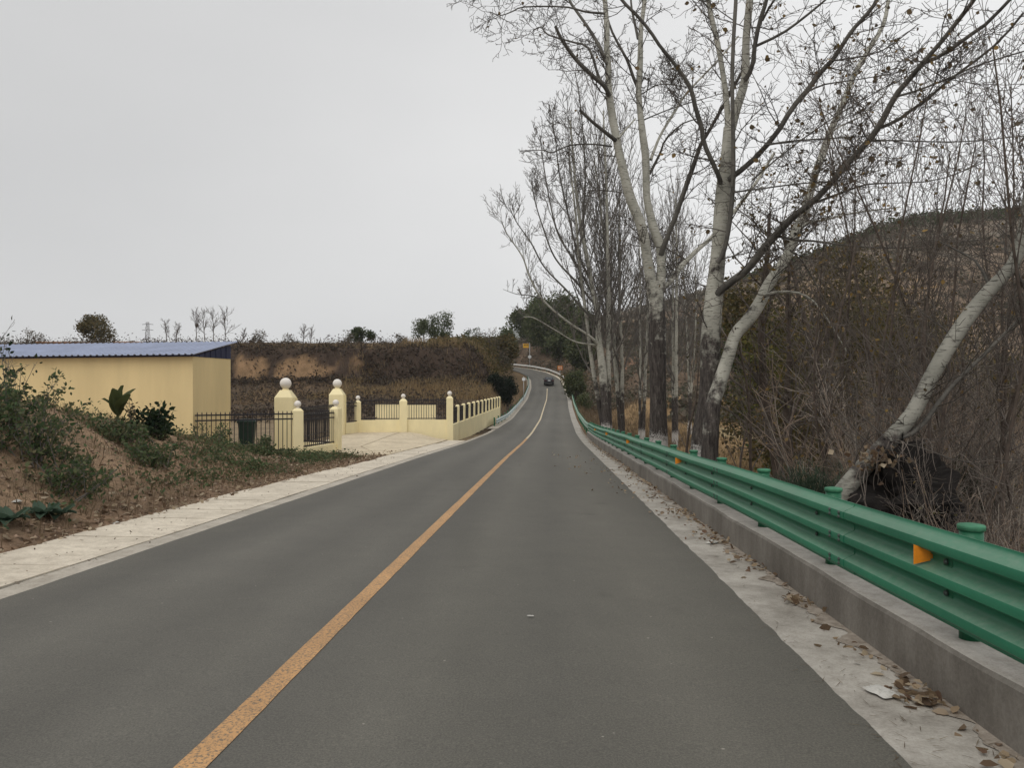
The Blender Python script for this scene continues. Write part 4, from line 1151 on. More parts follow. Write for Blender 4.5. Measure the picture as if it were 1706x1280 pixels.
# long low limbs of the leftmost one, sweeping left over the road
gE = at(1006, 700, 46.5); gE.z = H(gE.x, gE.y) - .2
ybE = 640 + (CAM_H - gE.z) / 46.5 * F
poplar('poplar_tree', 'bare poplar with long low limbs sweeping left over the road', gE, [
    (D([(1010, ybE), (1008, 680), (1004, 620), (999, 577), (997, 560), (995, 515), (987, 480), (978, 430), (968, 380), (960, 320), (955, 260), (950, 200)], 46.5), 15, 2.5, 0, 0.5),
    (D([(999, 577), (982, 560), (940, 532), (902, 497), (882, 460), (870, 427), (845, 390), (835, 368)], 46.5, 44), 5, 1.2, 0, 1.6),
    (D([(995, 540), (985, 530), (945, 485), (907, 445), (885, 405), (862, 372), (848, 345)], 46.5, 45), 4.4, 1.2, 1, 1.8),
    (D([(993, 510), (960, 470), (925, 430), (905, 380), (890, 330), (884, 290)], 46.5, 47), 4.2, 1.2, 1, 1.8),
    (D([(990, 495), (960, 440), (930, 390), (915, 330), (905, 270), (900, 225)], 46.5, 47.6), 4, 1.2, 1, 1.8),
    (D([(985, 470), (962, 420), (945, 350), (932, 290), (925, 230), (918, 190)], 46.5, 48), 4, 1.2, 1, 1.8),
    (D([(999, 575), (960, 570), (925, 550), (890, 530), (872, 528)], 46.5, 45), 3, 1, 0, 1.8),
    (D([(902, 497), (880, 492), (860, 490), (838, 482)], 45, 44.5), 2, .8, 1, 2),
    (D([(978, 430), (972, 370), (975, 300), (972, 230), (965, 160), (958, 120)], 46.5, 46.8), 4, 1.2, 1, 1.8),
], 1.3, 1.9, 0, twig_mat='twig_grey', rmin=0.0105, lo_free=3.0,
    TWp=dict(TW, trop=[0.22, 0.18, 0.12], wig=[0.16, 0.2, 0.3], spread=[0.45, 0.5], kids=[4, 3]))

# thin saplings and crooked stems in the thicket
SAP = dict(n=[11, 7, 5, 4], wig=[0.13, 0.22, 0.32, 0.4], trop=[0.035, 0.09, 0.06, 0.05], taper=0.25, rmin=0.0036, kids=[13, 6, 3], ref=[5.0, 1.8, 0.8], t0=[0.18, 0.12, 0.1], spread=[0.52, 0.55, 0.6], rr=[0.42, 0.5, 0.6], lr=[0.36, 0.42, 0.45])
def sapling(px_, dpt, hgt, lean, rad, label, leaves=None, mat='twig_dark', bark='sapling_bark', params=SAP):
    g = at(px_, 700, dpt); g.z = H(g.x, g.y) - .1
    return grown_tree('sapling', label, g, params, [((0, 0, 0), (lean, rng.uniform(-.08, .08), 1), hgt, rad)], 'saplings in the thicket', bark, mat, 'sapling', leaves)
sap_a = sapling(1262, 17, 4.5, -0.06, .045, 'thin dark crooked sapling right of the thickest poplar')
sapling(1290, 15, 5.0, -0.06, .05, 'dark slender sapling leaning left, second right of the thickest poplar', (120, .06, 'leaf_autumn', .02))
sapling(1322, 18, 6.5, 0.0, .11, 'stout dark sapling trunk among brown undergrowth', (350, .07, 'leaf_olive', .05))
sapling(1303, 21, 8.0, -0.06, .17, 'thick dark vine-covered trunk right of the pale leaning stem', (900, .09, 'leaf_olive', .06))
sapling(1378, 22, 8.5, -0.03, .15, 'second thick dark trunk deeper in the thicket', (700, .09, 'leaf_olive', .06))
sapling(1350, 13, 5.5, 0.05, .045, 'brown sapling with few yellow leaves left of the leaning trunk', (90, .07, 'leaf_autumn', .02))
sapling(1545, 9.5, 6.0, -0.01, .032, 'tall crooked dark stem rising right of centre of the thicket', (30, .06, 'leaf_autumn', .02))
sapling(1560, 10.2, 6.2, 0.0, .034, 'second tall crooked stem close beside its twin in the thicket', (30, .06, 'leaf_autumn', .02))
sapling(1655, 9.2, 5.5, 0.0, .03, 'slim forked stem near the right edge of the picture', (40, .06, 'leaf_autumn', .02))
sapling(1690, 10.5, 6.0, -0.03, .034, 'dark stem at the right edge above the leaning trunk', (30, .06, 'leaf_autumn', .02))
sapling(1470, 11, 5.2, -0.12, .036, 'sapling tilted left in front of the scrubby green trees', (60, .07, 'leaf_autumn', .02))
sapling(1420, 12, 4.6, -0.2, .034, 'sapling leaning far left across the pale leaning poplar', (60, .07, 'leaf_autumn', .02))
sapling(1610, 12, 5.0, 0.1, .03, 'thin brown sapling leaning right behind the leaning trunk', (60, .07, 'leaf_autumn', .02))
sapling(1235, 20, 4.2, 0.05, .035, 'brown sapling standing just right of the whitewashed poplar foot')
sapling(1140, 22, 3.8, 0.02, .05, 'stubby dark sapling between the two big trunks')

WHIP = dict(SAP, wig=[0.10, 0.16, 0.26, 0.35], trop=[0.05, 0.13, 0.08, 0.05], spread=[0.40, 0.45, 0.55])
for x_, d_, h_, ln_, wh in ((1442, 12.5, 7.6, .02, 'left of the twin crooked stems'), (1500, 13.5, 8.4, -.02, 'close left of the twin crooked stems'), (1530, 11.6, 7.4, .03, 'just behind the twin crooked stems'),
                            (1585, 12.8, 8.2, 0, 'right of the twin crooked stems'), (1625, 10.6, 7.6, .02, 'above the middle of the leaning trunk'), (1668, 12.4, 8.0, -.03, 'above the upper end of the leaning trunk'),
                            (1700, 13.4, 8.0, -.05, 'at the very right edge of the picture'), (1395, 14.5, 7.8, .03, 'in front of the pale leaning poplar stem'), (1340, 17.5, 8.0, -.02, 'left of the pale leaning poplar stem'), (1745, 9.6, 7.0, -.12, 'leaning in from beyond the right edge')):
    sapling(x_, d_, h_, ln_, .034, 'tall bare whip-like sapling ' + wh, (26, .08, 'leaf_autumn', .02), params=WHIP)

# bare bushes of the thicket: six shapes, copied
BUSH = dict(n=[8, 6, 4], wig=[0.12, 0.22, 0.35], trop=[0.02, 0.05, 0.04], taper=0.3, rmin=0.0030, kids=[9, 4], ref=[2.4, 0.9], t0=[0.15, 0.12], spread=[0.42, 0.55], rr=[0.5, 0.6], lr=[0.42, 0.45])
bush_proto = []
LB = 'tangle of bare brown twigs in the thicket behind the guardrail'
for k in range(6):
    st = []
    for j in range(20):
        th = rng.uniform(0, 6.283); sp = rng.uniform(0.05, 0.55)
        st.append(((rng.gauss(0, .25), rng.gauss(0, .25), 0), (math.cos(th) * sp, math.sin(th) * sp, 1), rng.uniform(1.5, 3.1), rng.uniform(.006, .013)))
    bush_proto.append(grown_tree('bare_shrub', LB, (0, 0, -50), BUSH, st, 'bare shrubs in the thicket', 'twig_red' if k % 2 else 'twig', ['twig_red', 'twig', 'twig_dark'][k % 3], 'shrub', (45, .055, 'leaf_olive' if k % 2 else 'leaf_autumn', .03)))
bush_used = [False] * 6
def put_bush(k, X, Y, sc, rz, label=LB):
    z_ = H(X, Y) - .05
    if not bush_used[k]:
        o_ = bush_proto[k]; bush_used[k] = True; o_.location = (X, Y, z_); o_.rotation_euler = (0, 0, rz); o_.scale = (sc, sc, sc)
    else: copy_tree(bush_proto[k], label, (X, Y, z_), rz, sc)
cnt = 0
spots = []
for (xa, xb, da, db, n_, s0, s1) in ((1440, 1720, 10, 14, 6, .8, 1.2), (1400, 1700, 15, 26, 11, .9, 1.5), (1300, 1690, 26, 44, 8, 1.2, 1.8), (1640, 1790, 6.8, 8.2, 4, .5, .75), (1560, 1700, 7.6, 8.2, 2, .5, .7)):
    for k in range(n_):
        d_ = rng.uniform(da, db); x_ = xa + (xb - xa) * (k + rng.random()) / n_
        X = (x_ - 853) / F * d_
        if X - float(xc(d_)) < 4.7: continue
        put_bush(cnt % 6, X, d_, rng.uniform(s0, s1), rng.uniform(0, 6.28)); cnt += 1

# ------------------------------------------------------------------ leafy trees and shrubs
def crown_points(n, rx, ry, rz_, cz, lobes=9, hollow=0.35):
    """points through the volume of a crown made of uneven clumps"""
    cs = []
    for _ in range(lobes):
        w = rvec(); q = rng.uniform(.35, .8)
        cs.append((w[0] * rx * q, w[1] * ry * q, cz + w[2] * rz_ * q, rng.uniform(.32, .58)))
    out = []
    while len(out) < n:
        c_ = cs[rng.randrange(lobes)]; w = rvec(); q = (hollow + (1 - hollow) * rng.random()) * c_[3]
        out.append((c_[0] + w[0] * rx * q, c_[1] + w[1] * ry * q, c_[2] + w[2] * rz_ * q))
    return out
def leafy_tree(name, label, base, w, h, mat, n, size, cat='tree', trunk_h=0.25, group=None, lobes=10, ry=None, shape=None):
    base = Vector(base); root = tag(empty(name, base), label, cat, group)
    cz = h * (trunk_h + (1 - trunk_h) / 2); rz_ = h * (1 - trunk_h) / 2 * 1.15
    pts = crown_points(n, w / 2 * 1.2, (ry or w / 2) * 1.2, rz_, cz, lobes)
    if shape: pts = [shape(p) for p in pts]
    v_, t_2 = leaf_quads(pts, size, size * .3, aspect=.8)
    link('crown', np_mesh('crown', v_, None, t_2, M[mat]), root)
    st = [((0, 0, -.3), (rng.uniform(-.1, .1), rng.uniform(-.1, .1), 1), h * .8, max(.02, h * .018))]
    res = []
    PP = dict(n=[7, 5, 4], wig=[.08, .2, .3], trop=[.03, .05, .03], taper=.25, rmin=max(.004, size * .04), kids=[9, 4], t0=[.2, .2], spread=[.6, .6], rr=[.5, .5], lr=[.45, .45])
    for a in st: grow(res, a[0], nrm(a[1]), a[2], a[3], 0, PP)
    link('trunk', tube_mesh('trunk', [(a, b_) for _, a, b_ in res], 5, M['sapling_bark']), root)
    return root
def on_ground(px_, d_, dz=-.1):
    X = (px_ - 853) / F * d_; return (X, d_, H(X, d_) + dz)

# scrubby green and olive trees behind the thicket
leafy_tree('scrub_tree', 'dark olive scrubby tree behind the pale leaning stem', on_ground(1300, 32), 6.0, 8.0, 'leaf_olive', 7000, .17, trunk_h=.1)
leafy_tree('scrub_tree', 'tall brown-olive tree below the skyline right of centre', on_ground(1430, 34), 8.0, 10.4, 'leaf_olive', 9000, .17, trunk_h=.08)
leafy_tree('scrub_tree', 'dark green scrub tree just right of the thickest poplar', on_ground(1255, 38), 4.5, 8.0, 'leaf_green', 4200, .18, trunk_h=.15)
leafy_tree('scrub_tree', 'olive scrub tree in front of the hill, right of the tall one', on_ground(1530, 38), 7.5, 8.6, 'leaf_olive', 5500, .17, trunk_h=.1)
leafy_tree('scrub_tree', 'low yellowing scrub tree in the middle of the thicket', on_ground(1380, 26), 4.0, 4.6, 'leaf_olive', 2200, .13, trunk_h=.05)
leafy_tree('scrub_tree', 'brownish leafy bush low in the thicket near the dark saplings', on_ground(1335, 22), 3.0, 3.6, 'leaf_olive', 1500, .12, trunk_h=.05)
leafy_tree('scrub_tree', 'brown scrub tree at the far right edge below the hill', on_ground(1650, 36), 5.0, 5.0, 'scrub_hill', 2200, .17, trunk_h=.05)
leafy_tree('scrub_tree', 'yellow-green leafy sapling tree between the dark trunks', on_ground(1305, 23), 2.6, 6.2, 'leaf_yellowgreen', 1700, .13, trunk_h=.15)
leafy_tree('scrub_tree', 'olive leafy tree in the middle of the thicket below the long limb', on_ground(1415, 25), 4.2, 7.4, 'leaf_olive', 3200, .14, trunk_h=.1)
leafy_tree('scrub_tree', 'thin olive tree right of the thicket middle', on_ground(1490, 28), 3.6, 7.6, 'leaf_olive', 2200, .14, trunk_h=.1)
leafy_tree('scrub_tree', 'dull green tree partly hidden by the leaning trunk', on_ground(1590, 30), 4.5, 6.2, 'leaf_olive', 2400, .15, trunk_h=.1)
# spiky dark green evergreen shrub by the root hollow
def needle_shrub(label, base, w, h, mat, n, blen, name='evergreen_shrub'):
    base = Vector(base); root = tag(empty(name, base), label, 'shrub')
    pts = crown_points(n, w / 2, w / 2 * .8, h * .55, h * .42, 16, .1)
    v_, q_, t_2 = blades(pts, blen, 1.7, .0045); link('foliage', np_mesh('foliage', v_, q_, t_2, M[mat]), root)
    res = []
    for k in range(14):
        th = rng.uniform(0, 6.28); grow(res, (0, 0, 0), nrm((math.cos(th) * .6, math.sin(th) * .6, 1)), h * rng.uniform(.6, 1.1), .012, 0, dict(BUSH, kids=[6, 3]))
    link('stems', tube_mesh('stems', [(a, b_) for _, a, b_ in res], 4, M['twig_grey']), root)
    return root
needle_shrub('spiky dark green evergreen shrub left of the leaning trunk', on_ground(1395, 9.6, -.1), 1.9, 1.6, 'leaf_evergreen', 9000, .13)
needle_shrub('small dark evergreen shrub right behind the torn-up roots', on_ground(1600, 11.5, .1), 1.1, 1.9, 'leaf_dark', 2500, .2)

# trees round the distant bend
leafy_tree('roadside_tree', 'big dark green tree on the outside of the distant bend', on_ground(912, 190), 11, 15, 'leaf_mid', 9000, .6, trunk_h=.05, lobes=14)
leafy_tree('roadside_tree', 'broad dark green tree behind the orange sign', on_ground(950, 186), 10, 12, 'leaf_mid', 7000, .55, trunk_h=.05, lobes=12)
leafy_tree('roadside_tree', 'dark tree right of the bend below the brown hill', on_ground(972, 172), 8, 8.5, 'leaf_mid', 4500, .55, trunk_h=.05)
leafy_tree('roadside_tree', 'dark shaded tree low on the bend behind the white rail', on_ground(934, 180), 7, 7, 'leaf_mid', 4500, .5, trunk_h=.03)
leafy_tree('roadside_tree', 'yellow-green tree at the top of the road beside the yellow sign', on_ground(868, 215), 8, 9, 'leaf_mid', 4500, .55, trunk_h=.05)
leafy_tree('roadside_tree', 'pale green tree on the bank left of the yellow sign', on_ground(842, 150), 4.5, 5.5, 'leaf_willow', 3500, .4, trunk_h=.05)
leafy_tree('roadside_tree', 'brownish tree at the end of the dark bank by the road', on_ground(836, 122), 4, 5.5, 'leaf_olive', 3500, .36, trunk_h=.05)
leafy_tree('roadside_tree', 'olive bush on the bank inside the bend', on_ground(846, 140), 3.6, 3.6, 'leaf_olive', 3000, .36, trunk_h=.03)
leafy_tree('roadside_tree', 'green tree rising behind the tall yellow sign', on_ground(893, 205), 9, 12, 'leaf_mid', 5000, .6, trunk_h=.02, lobes=12)
leafy_tree('roadside_tree', 'dark olive tree above the white rail of the bend', on_ground(908, 200), 8, 9, 'leaf_olive', 4000, .5, trunk_h=.02, lobes=12)
leafy_tree('roadside_tree', 'dark green tree at the right foot of the bend', on_ground(968, 160), 6, 8, 'leaf_mid', 4000, .5, trunk_h=.02, lobes=12)
leafy_tree('roadside_bush', 'light green bush beside the road just before the bend', on_ground(959, 112), 3.0, 4.6, 'leaf_mid', 4200, .24, 'bush', trunk_h=.02)
leafy_tree('roadside_bush', 'low green bush at the foot of the pinkish earth bank', on_ground(972, 100), 2.4, 2.2, 'leaf_mid', 1200, .2, 'bush', trunk_h=.02)
leafy_tree('roadside_bush', 'yellowish leafy bush on the pinkish earth bank', on_ground(955, 124), 4.2, 4.5, 'leaf_olive', 1600, .26, 'bush', trunk_h=.02)
def cone(p): return p
leafy_tree('conifer_bush', 'rounded almost black conifer bush behind the yellow roadside fence', (-1.0, 92.5, -0.8), 3.4, 4.0, 'leaf_conifer', 11000, .18, 'bush', trunk_h=.0, lobes=12)
# skyline on the left
def sky_at(px_, d_): return on_ground(px_, d_, -.2)
leafy_tree('skyline_tree', 'round dark green tree rising behind the shed roof', sky_at(158, 118), 5.4, 4.6, 'leaf_olive', 4200, .28, trunk_h=.0)
leafy_tree('skyline_tree', 'small round dark green tree on the bank top left of centre', sky_at(603, 118), 3.4, 3.2, 'leaf_green', 2400, .24, trunk_h=.0)
leafy_tree('skyline_tree', 'grey-green tree on the bank top, left of a pair', sky_at(706, 120), 3.8, 5.0, 'leaf_willow', 2600, .24, trunk_h=.05)
leafy_tree('skyline_tree', 'grey-green tree on the bank top, right of a pair', sky_at(738, 121), 3.9, 5.2, 'leaf_willow', 2600, .24, trunk_h=.05)
for k, (x_, w_, h_) in enumerate(((580, 2.4, 2.6), (430, 2.2, 2.4), (480, 3.0, 2.0), (786, 2.4, 2.6), (815, 3.6, 4.2), (832, 2.8, 4.0), (55, 3.0, 2.6), (668, 2.2, 2.0))):
    leafy_tree('skyline_bush', ['low bush left of the small round skyline tree', 'small dark bush on the bank top right of the shed', 'flat scrub on the bank top left of centre', 'low bush between the dry stalks on the bank', 'brown twiggy bush near the end of the bank', 'olive bush at the end of the bank top', 'dark scrub above the left end of the roof', 'low scrub left of the grey-green pair'][k], sky_at(x_, 116), w_, h_, 'scrub_hill' if k not in (3,) else 'leaf_green', 500, .2, 'bush', trunk_h=.0)
FAR = dict(n=[7, 6, 5], wig=[.05, .15, .25], trop=[.05, .12, .1], taper=.3, rmin=.022, kids=[16, 7], t0=[.3, .15], spread=[.5, .5], rr=[.5, .6], lr=[.46, .45])
for k, (x_, h_) in enumerate(((328, 6.0), (342, 5.8), (356, 6.0), (374, 6.3), (278, 4.0), (292, 3.8), (404, 2.6), (505, 3.2), (517, 2.9))):
    g = sky_at(x_, 140)
    grown_tree('skyline_tree', ['bare skyline tree with a bird nest, leftmost of four', 'bare skyline tree second of four above the roof end', 'bare skyline tree third of four above the roof end', 'bare skyline tree rightmost of four above the roof end', 'small bare tree left of the four skyline trees', 'small bare tree just left of the nest tree', 'tiny bare shrub right of the four skyline trees', 'thin bare shrub on the bank top, left one', 'thin bare shrub on the bank top, right one'][k], g, FAR, [((0, 0, 0), (rng.uniform(-.1, .1), 0, 1), h_, .09)], 'bare trees on the skyline', 'twig_dark', 'twig_dark')
g = sky_at(328, 140); pm = MB(); pm.sphere((g[0], g[1], g[2] + 3.6), .32, 10, 7)
tag(pm.build('bird_nest', M['twig_dark'], None), 'dark bird nest in the leftmost of four bare skyline trees', 'nest')

# brick wall / far buildings on the plateau, lattice pylon
def far_block(name, label, x0, x1, ytop, d_, mat, depth=3.0, cat='building'):
    a, b_ = at(x0, ytop, d_), at(x1, ytop, d_); hb = H(a.x, d_) - .6
    t_ = tag(empty(name, ((a.x + b_.x) / 2, d_, hb)), label, cat)
    pm = MB(); pm.box((0, depth / 2, (a.z - hb) / 2), (b_.x - a.x, depth, a.z - hb)); pm.build('wall', M[mat], t_)
    pm = MB(); pm.box((0, depth / 2, a.z - hb + .06), (b_.x - a.x + .3, depth + .3, .12)); pm.build('coping', M['brick_far'], t_)
far_block('brick_building', 'low brick building on the skyline left of the round tree', 62, 135, 571, 104, 'brick_far')
far_block('brick_building', 'low brick building on the skyline right of the round tree', 186, 231, 571, 104, 'brick_far')
pyl = tag(empty('pylon', Vector(sky_at(246, 150)) - Vector((0, 0, 1.5))), 'small steel lattice pylon on the skyline behind the roof', 'pylon')
pm = MB(); lines = []
for sx_ in (-.5, .5):
    for sy_ in (-.5, .5): lines.append(([(sx_, sy_, 0), (sx_ * .5, sy_ * .5, 4.2), (sx_ * .3, sy_ * .3, 6.2)], [.05, .05, .04]))
for k in range(6):
    z_ = 1.0 * k; a = .5 - z_ * .035; b_ = .5 - (z_ + 1) * .035
    lines.append(([(-a, -a, z_), ((b_ - a) * .5, -a, z_ + .5), (b_, -b_, z_ + 1)], [.03] * 3)); lines.append(([(a, -a, z_), (0, -a, z_ + .5), (-b_, -b_, z_ + 1)], [.03] * 3))
link('mast', tube_mesh('mast', lines, 4, M['lattice_steel'], False), pyl)
link('cross_arm', tube_mesh('cross_arm', [([(-1.1, 0, z_), (0, 0, z_ + .1), (1.1, 0, z_)], [.05] * 3) for z_ in (4.6, 5.7)], 4, M['lattice_steel'], False), pyl)

# ------------------------------------------------------------------ plants on the earth mound
def leafy_shrub(name, label, base, w, h, mat, stems, nleaf, size, cat='shrub', twig='twig_grey', spread=.4, droop=False, group=None):
    base = Vector(base); root = tag(empty(name, base), label, cat, group); res = []
    for k in range(stems):
        th = rng.uniform(0, 6.283); sp = rng.uniform(.05, spread) * w / h * 1.6; jt = w * .10 if stems > 6 else .002
        grow(res, (rng.gauss(0, jt), rng.gauss(0, jt), 0), nrm((math.cos(th) * sp, math.sin(th) * sp, 1)), h * rng.uniform(.55, 1.1), .009, 0, dict(BUSH, kids=[6, 3], ref=[h, h * .4]))
    link('stems', tube_mesh('stems', [(a, b_) for _, a, b_ in res], 4, M[twig]), root)
    src = [p for lv, a, b_ in res for p in a[1:]]
    v_, t_2 = leaf_quads([src[rng.randrange(len(src))] for _ in range(nleaf)], size, size * .5, aspect=.6, droop=droop, shaped=True)
    link('leaves', np_mesh('leaves', v_, None, t_2, M[mat]), root)
    return root
leafy_shrub('mound_shrub', 'tall leafy shrub at the left edge of the earth mound', on_ground(18, 11.5), 1.2, 0.95, 'leaf_weed', 16, 1200, .07)
leafy_shrub('mound_shrub', 'dense green shrub below the tall one on the mound', on_ground(55, 11.0), 1.6, 1.0, 'leaf_weed', 16, 1300, .07)
leafy_shrub('mound_shrub', 'low green shrub trailing down the mound at left', on_ground(100, 10.6), 1.5, .65, 'leaf_weed', 16, 1000, .065)
leafy_shrub('mound_shrub', 'spindly shrub with dark leaves topping the left edge', on_ground(22, 12.6), .6, 1.45, 'leaf_dark', 5, 50, .09)
leafy_shrub('mound_weed', 'upright thin weed standing against the yellow wall', on_ground(222, 16.5), .5, .95, 'leaf_olive', 5, 90, .07, 'plant')
leafy_shrub('mound_shrub', 'dark leafy bush on the mound in front of the yellow wall', on_ground(262, 17.0), 1.0, .72, 'leaf_dark', 16, 900, .13)
leafy_shrub('mound_shrub', 'green bush on the mound slope below the big-leaved plant', on_ground(205, 14.6), 1.7, .6, 'leaf_weed', 18, 1300, .075)
leafy_shrub('mound_shrub', 'spreading green bush at the foot of the mound near the fence', on_ground(430, 21.5), 3.2, .55, 'leaf_weed', 26, 2600, .075)
leafy_shrub('mound_shrub', 'green bush in front of the black bar fence', on_ground(350, 22.3), 1.6, .8, 'leaf_weed', 16, 1000, .075)
leafy_shrub('mound_shrub', 'bushy green weeds along the mound above the slab path', on_ground(250, 14.0), 2.0, .5, 'leaf_weed', 18, 1300, .075)
# big upright leaves, one by one
bp = tag(empty('big_leaved_plant', on_ground(196, 16.2, 0)), 'plant with a few big upright green leaves on the mound top', 'plant')
for k in range(7):
    th = k * 2.4; ln = rng.uniform(.38, .66); w_ = rng.uniform(.10, .17); tilt = .10 + .11 * k
    pm = MB(); rows = []
    for i in range(7):
        t = i / 6; ww = w_ * math.sin(math.pi * min(.98, .12 + .8 * t)) ; zz = .15 + ln * t * (1 - .25 * tilt * t); xx = .05 + ln * tilt * t * t * 1.3
        rows.append([(xx - .05 * abs(a) / 1, a * ww, zz + .02 * math.cos(5 * t + k) * a) for a in (-1, -.5, 0, .5, 1)])
    vs = [tuple(Matrix.Rotation(th, 3, 'Z') @ Vector(p)) for r_ in rows for p in r_]
    pm.add(vs, [(r_ * 5 + i, r_ * 5 + i + 1, (r_ + 1) * 5 + i + 1, (r_ + 1) * 5 + i) for r_ in range(6) for i in range(4)])
    pm.build('leaf', M['leaf_green'], bp, True)
pm = MB(); pm.lathe([(.03, -.1), (.02, .3)], 8); pm.build('stalk', M['leaf_green'], bp)
for k, (x_, yy_, d_) in enumerate(((70, 830, 9.6), (14, 858, 9.0), (95, 828, 9.8))):
    g = on_ground(x_, d_, .0)
    t_ = tag(empty('cabbage_plant', g), ['blue-green cabbage-like plant low on the mound', 'dark leafy rosette at the left edge near the slabs', 'smaller blue-green rosette beside the cabbage-like plant'][k], 'plant')
    for j in range(11):
        th = j * 2.4; r_ = .05 + .012 * j; pm = MB(); rows = []
        for i in range(5):
            t = i / 4; ww = .075 * math.sin(math.pi * (.15 + .75 * t)); rr_ = .02 + t * .2; zz = .03 + .16 * t - .10 * t * t * (j / 6)
            rows.append([(rr_, a * ww, zz + .025 * abs(a)) for a in (-1, 0, 1)])
        vs = [tuple(Matrix.Rotation(th, 3, 'Z') @ Vector(p)) for q_ in rows for p in q_]
        pm.add(vs, [(q_ * 3 + i, q_ * 3 + i + 1, (q_ + 1) * 3 + i + 1, (q_ + 1) * 3 + i) for q_ in range(4) for i in range(2)])
        pm.build('leaf', M['leaf_blue'], t_, True)

# ------------------------------------------------------------------ ground cover that nobody could count
def scatter(n, u0, u1, y0, y1, dens=None, ypow=1.0):
    uu = nrng.uniform(u0, u1, n); yy = y0 + (y1 - y0) * nrng.random(n) ** ypow
    if dens is not None:
        X = xc(yy) + uu; keep = nrng.random(n) < dens(X, yy, uu); uu, yy = uu[keep], yy[keep]
    return np.stack([xc(yy) + uu, yy, height(uu, yy)], -1)
def stuff(name, label, v, q, t, mat, cat):
    tag(link(name, np_mesh(name, v, q, t, M[mat])), label, cat, kind='stuff')
patch = lambda s_, th, o_=0: (lambda X, Y, U: sstep(fbm(X * s_ + o_, Y * s_ + o_, 3), th, th + .25))
# weeds on the mound
b_ = scatter(90000, -12, -4.5, 5, 26, lambda X, Y, U: (.10 + .9 * sstep(fbm(X * .9 + 2, Y * .7, 4), -.02, .2)) * sstep(-U, 4.5, 5.6) * (.3 + .7 * sstep(Y, 8, 12)), 1)
b_[:, 2] += np.abs(nrng.normal(0, .10, len(b_)))
v, t = leaf_quads(b_, .075, .03, flat=.2, aspect=.6, shaped=True); stuff('weeds', 'low green weeds growing in patches on the earth mound', v, None, t, 'leaf_weed', 'weeds')
b_ = scatter(16000, -12, -4.4, 4, 26, patch(.7, -.25, 5)); v, q, t = blades(b_, .20, .8, .005); stuff('mound_grass', 'thin dry grass stalks on the earth mound', v, q, t, 'grass_brown', 'grass')
b_ = scatter(30000, -10, -4.15, 4, 30, lambda X, Y, U: np.clip(1.1 - (-U - 4.1) * .42, .07, 1) * .8); b_[:, 2] += .012
v, t = leaf_quads(b_, .082, .012, flat=.6, aspect=.7, shaped=True); stuff('fallen_leaves', 'dry fallen leaves and litter along the foot of the mound', v, None, t, 'leaf_dry', 'leaves')
cl_ = scatter(2600, -9.5, -4.25, 4, 25, lambda X, Y, U: np.clip(1.2 - (-U - 4.1) * .18, .2, 1)); m_ = len(cl_); r_ = nrng.uniform(.012, .05, (m_, 1, 1)) * nrng.uniform(.6, 1.3, (m_, 6, 1))
oct_ = np.array([[1, 0, 0], [-1, 0, 0], [0, 1, 0], [0, -1, 0], [0, 0, .8], [0, 0, -.6]], float)[None] * r_ + cl_[:, None, :]
i_ = np.arange(m_)[:, None] * 6; tt_ = np.concatenate([i_ + f_ for f_ in ([0, 2, 4], [2, 1, 4], [1, 3, 4], [3, 0, 4], [2, 0, 5], [1, 2, 5], [3, 1, 5], [0, 3, 5])], 0)
stuff('soil_clods', 'small clods and stones strewn over the earth mound', oct_.reshape(-1, 3), None, tt_, 'clod', 'clods')
# leaves and litter on the right shoulder, thickest against the wall
def shoulder_leaves(n, y0, y1, clumps):
    pts = []
    for k in range(n):
        yy = y0 + (y1 - y0) * rng.random() ** 1.3; uu = U_K0 - .015 - abs(rng.gauss(0, .11)); p = along(min(uu, U_K0 - .02), yy, .006); pts.append(tuple(p))
    for (yc_, uc, m_, sp) in clumps:
        for k in range(m_):
            uu = min(uc + rng.gauss(0, sp * .6), U_K0 - .015); p = along(uu, yc_ + rng.gauss(0, sp), .006 + rng.random() * .035); pts.append(tuple(p))
    return pts
cl = [(4.18, 3.42, 38, .08), (6.3, 3.44, 24, .10), (7.9, 3.45, 24, .2), (9.3, 3.42, 40, .22), (11.6, 3.44, 60, .35), (13.6, 3.42, 40, .3), (16, 3.4, 70, .8), (20, 3.38, 90, 1.2), (26, 3.35, 120, 2.0)]
pts = shoulder_leaves(520, 3.4, 40, cl)
v, t = leaf_quads(pts, .062, .006, flat=.7, aspect=.75, shaped=True); stuff('fallen_leaves', 'dry leaves drifted against the low concrete wall', v, None, t, 'leaf_dry', 'leaves')
pts = [tuple(along(rng.uniform(U_R - .1, U_K0 - .03), 3.4 + 25 * rng.random() ** 1.6, .002)) for _ in range(420)]
v, q, t = blades(pts, .004, 9, .0022); v2 = v.reshape(-1, 5, 3); 
for i in range(len(v2)):
    th = rng.uniform(0, 6.28); L_ = rng.uniform(.02, .09); c0 = v2[i, 0].copy(); dx_, dy_ = math.cos(th), math.sin(th)
    for j, (a, w_) in enumerate(((0, -.0018), (0, .0018), (.6, .0014), (.6, -.0014), (1, 0))): v2[i, j] = (c0[0] + dx_ * a * L_ - dy_ * w_, c0[1] + dy_ * a * L_ + dx_ * w_, c0[2] + .003)
stuff('twig_litter', 'scattered bits of dark twig on the pale shoulder', v2.reshape(-1, 3), q, t, 'grass_brown', 'litter')
pts = [tuple(along(rng.uniform(U_SLAB, U_GUT + .2), 6 + 24 * rng.random() ** 1.3, .036)) for _ in range(230)]
v, t = leaf_quads(pts, .045, .002, flat=.93, aspect=.45, shaped=True); stuff('leaf_litter', 'dark leaf bits and twigs on the pale slabs at left', v, None, t, 'litter_dark', 'litter')
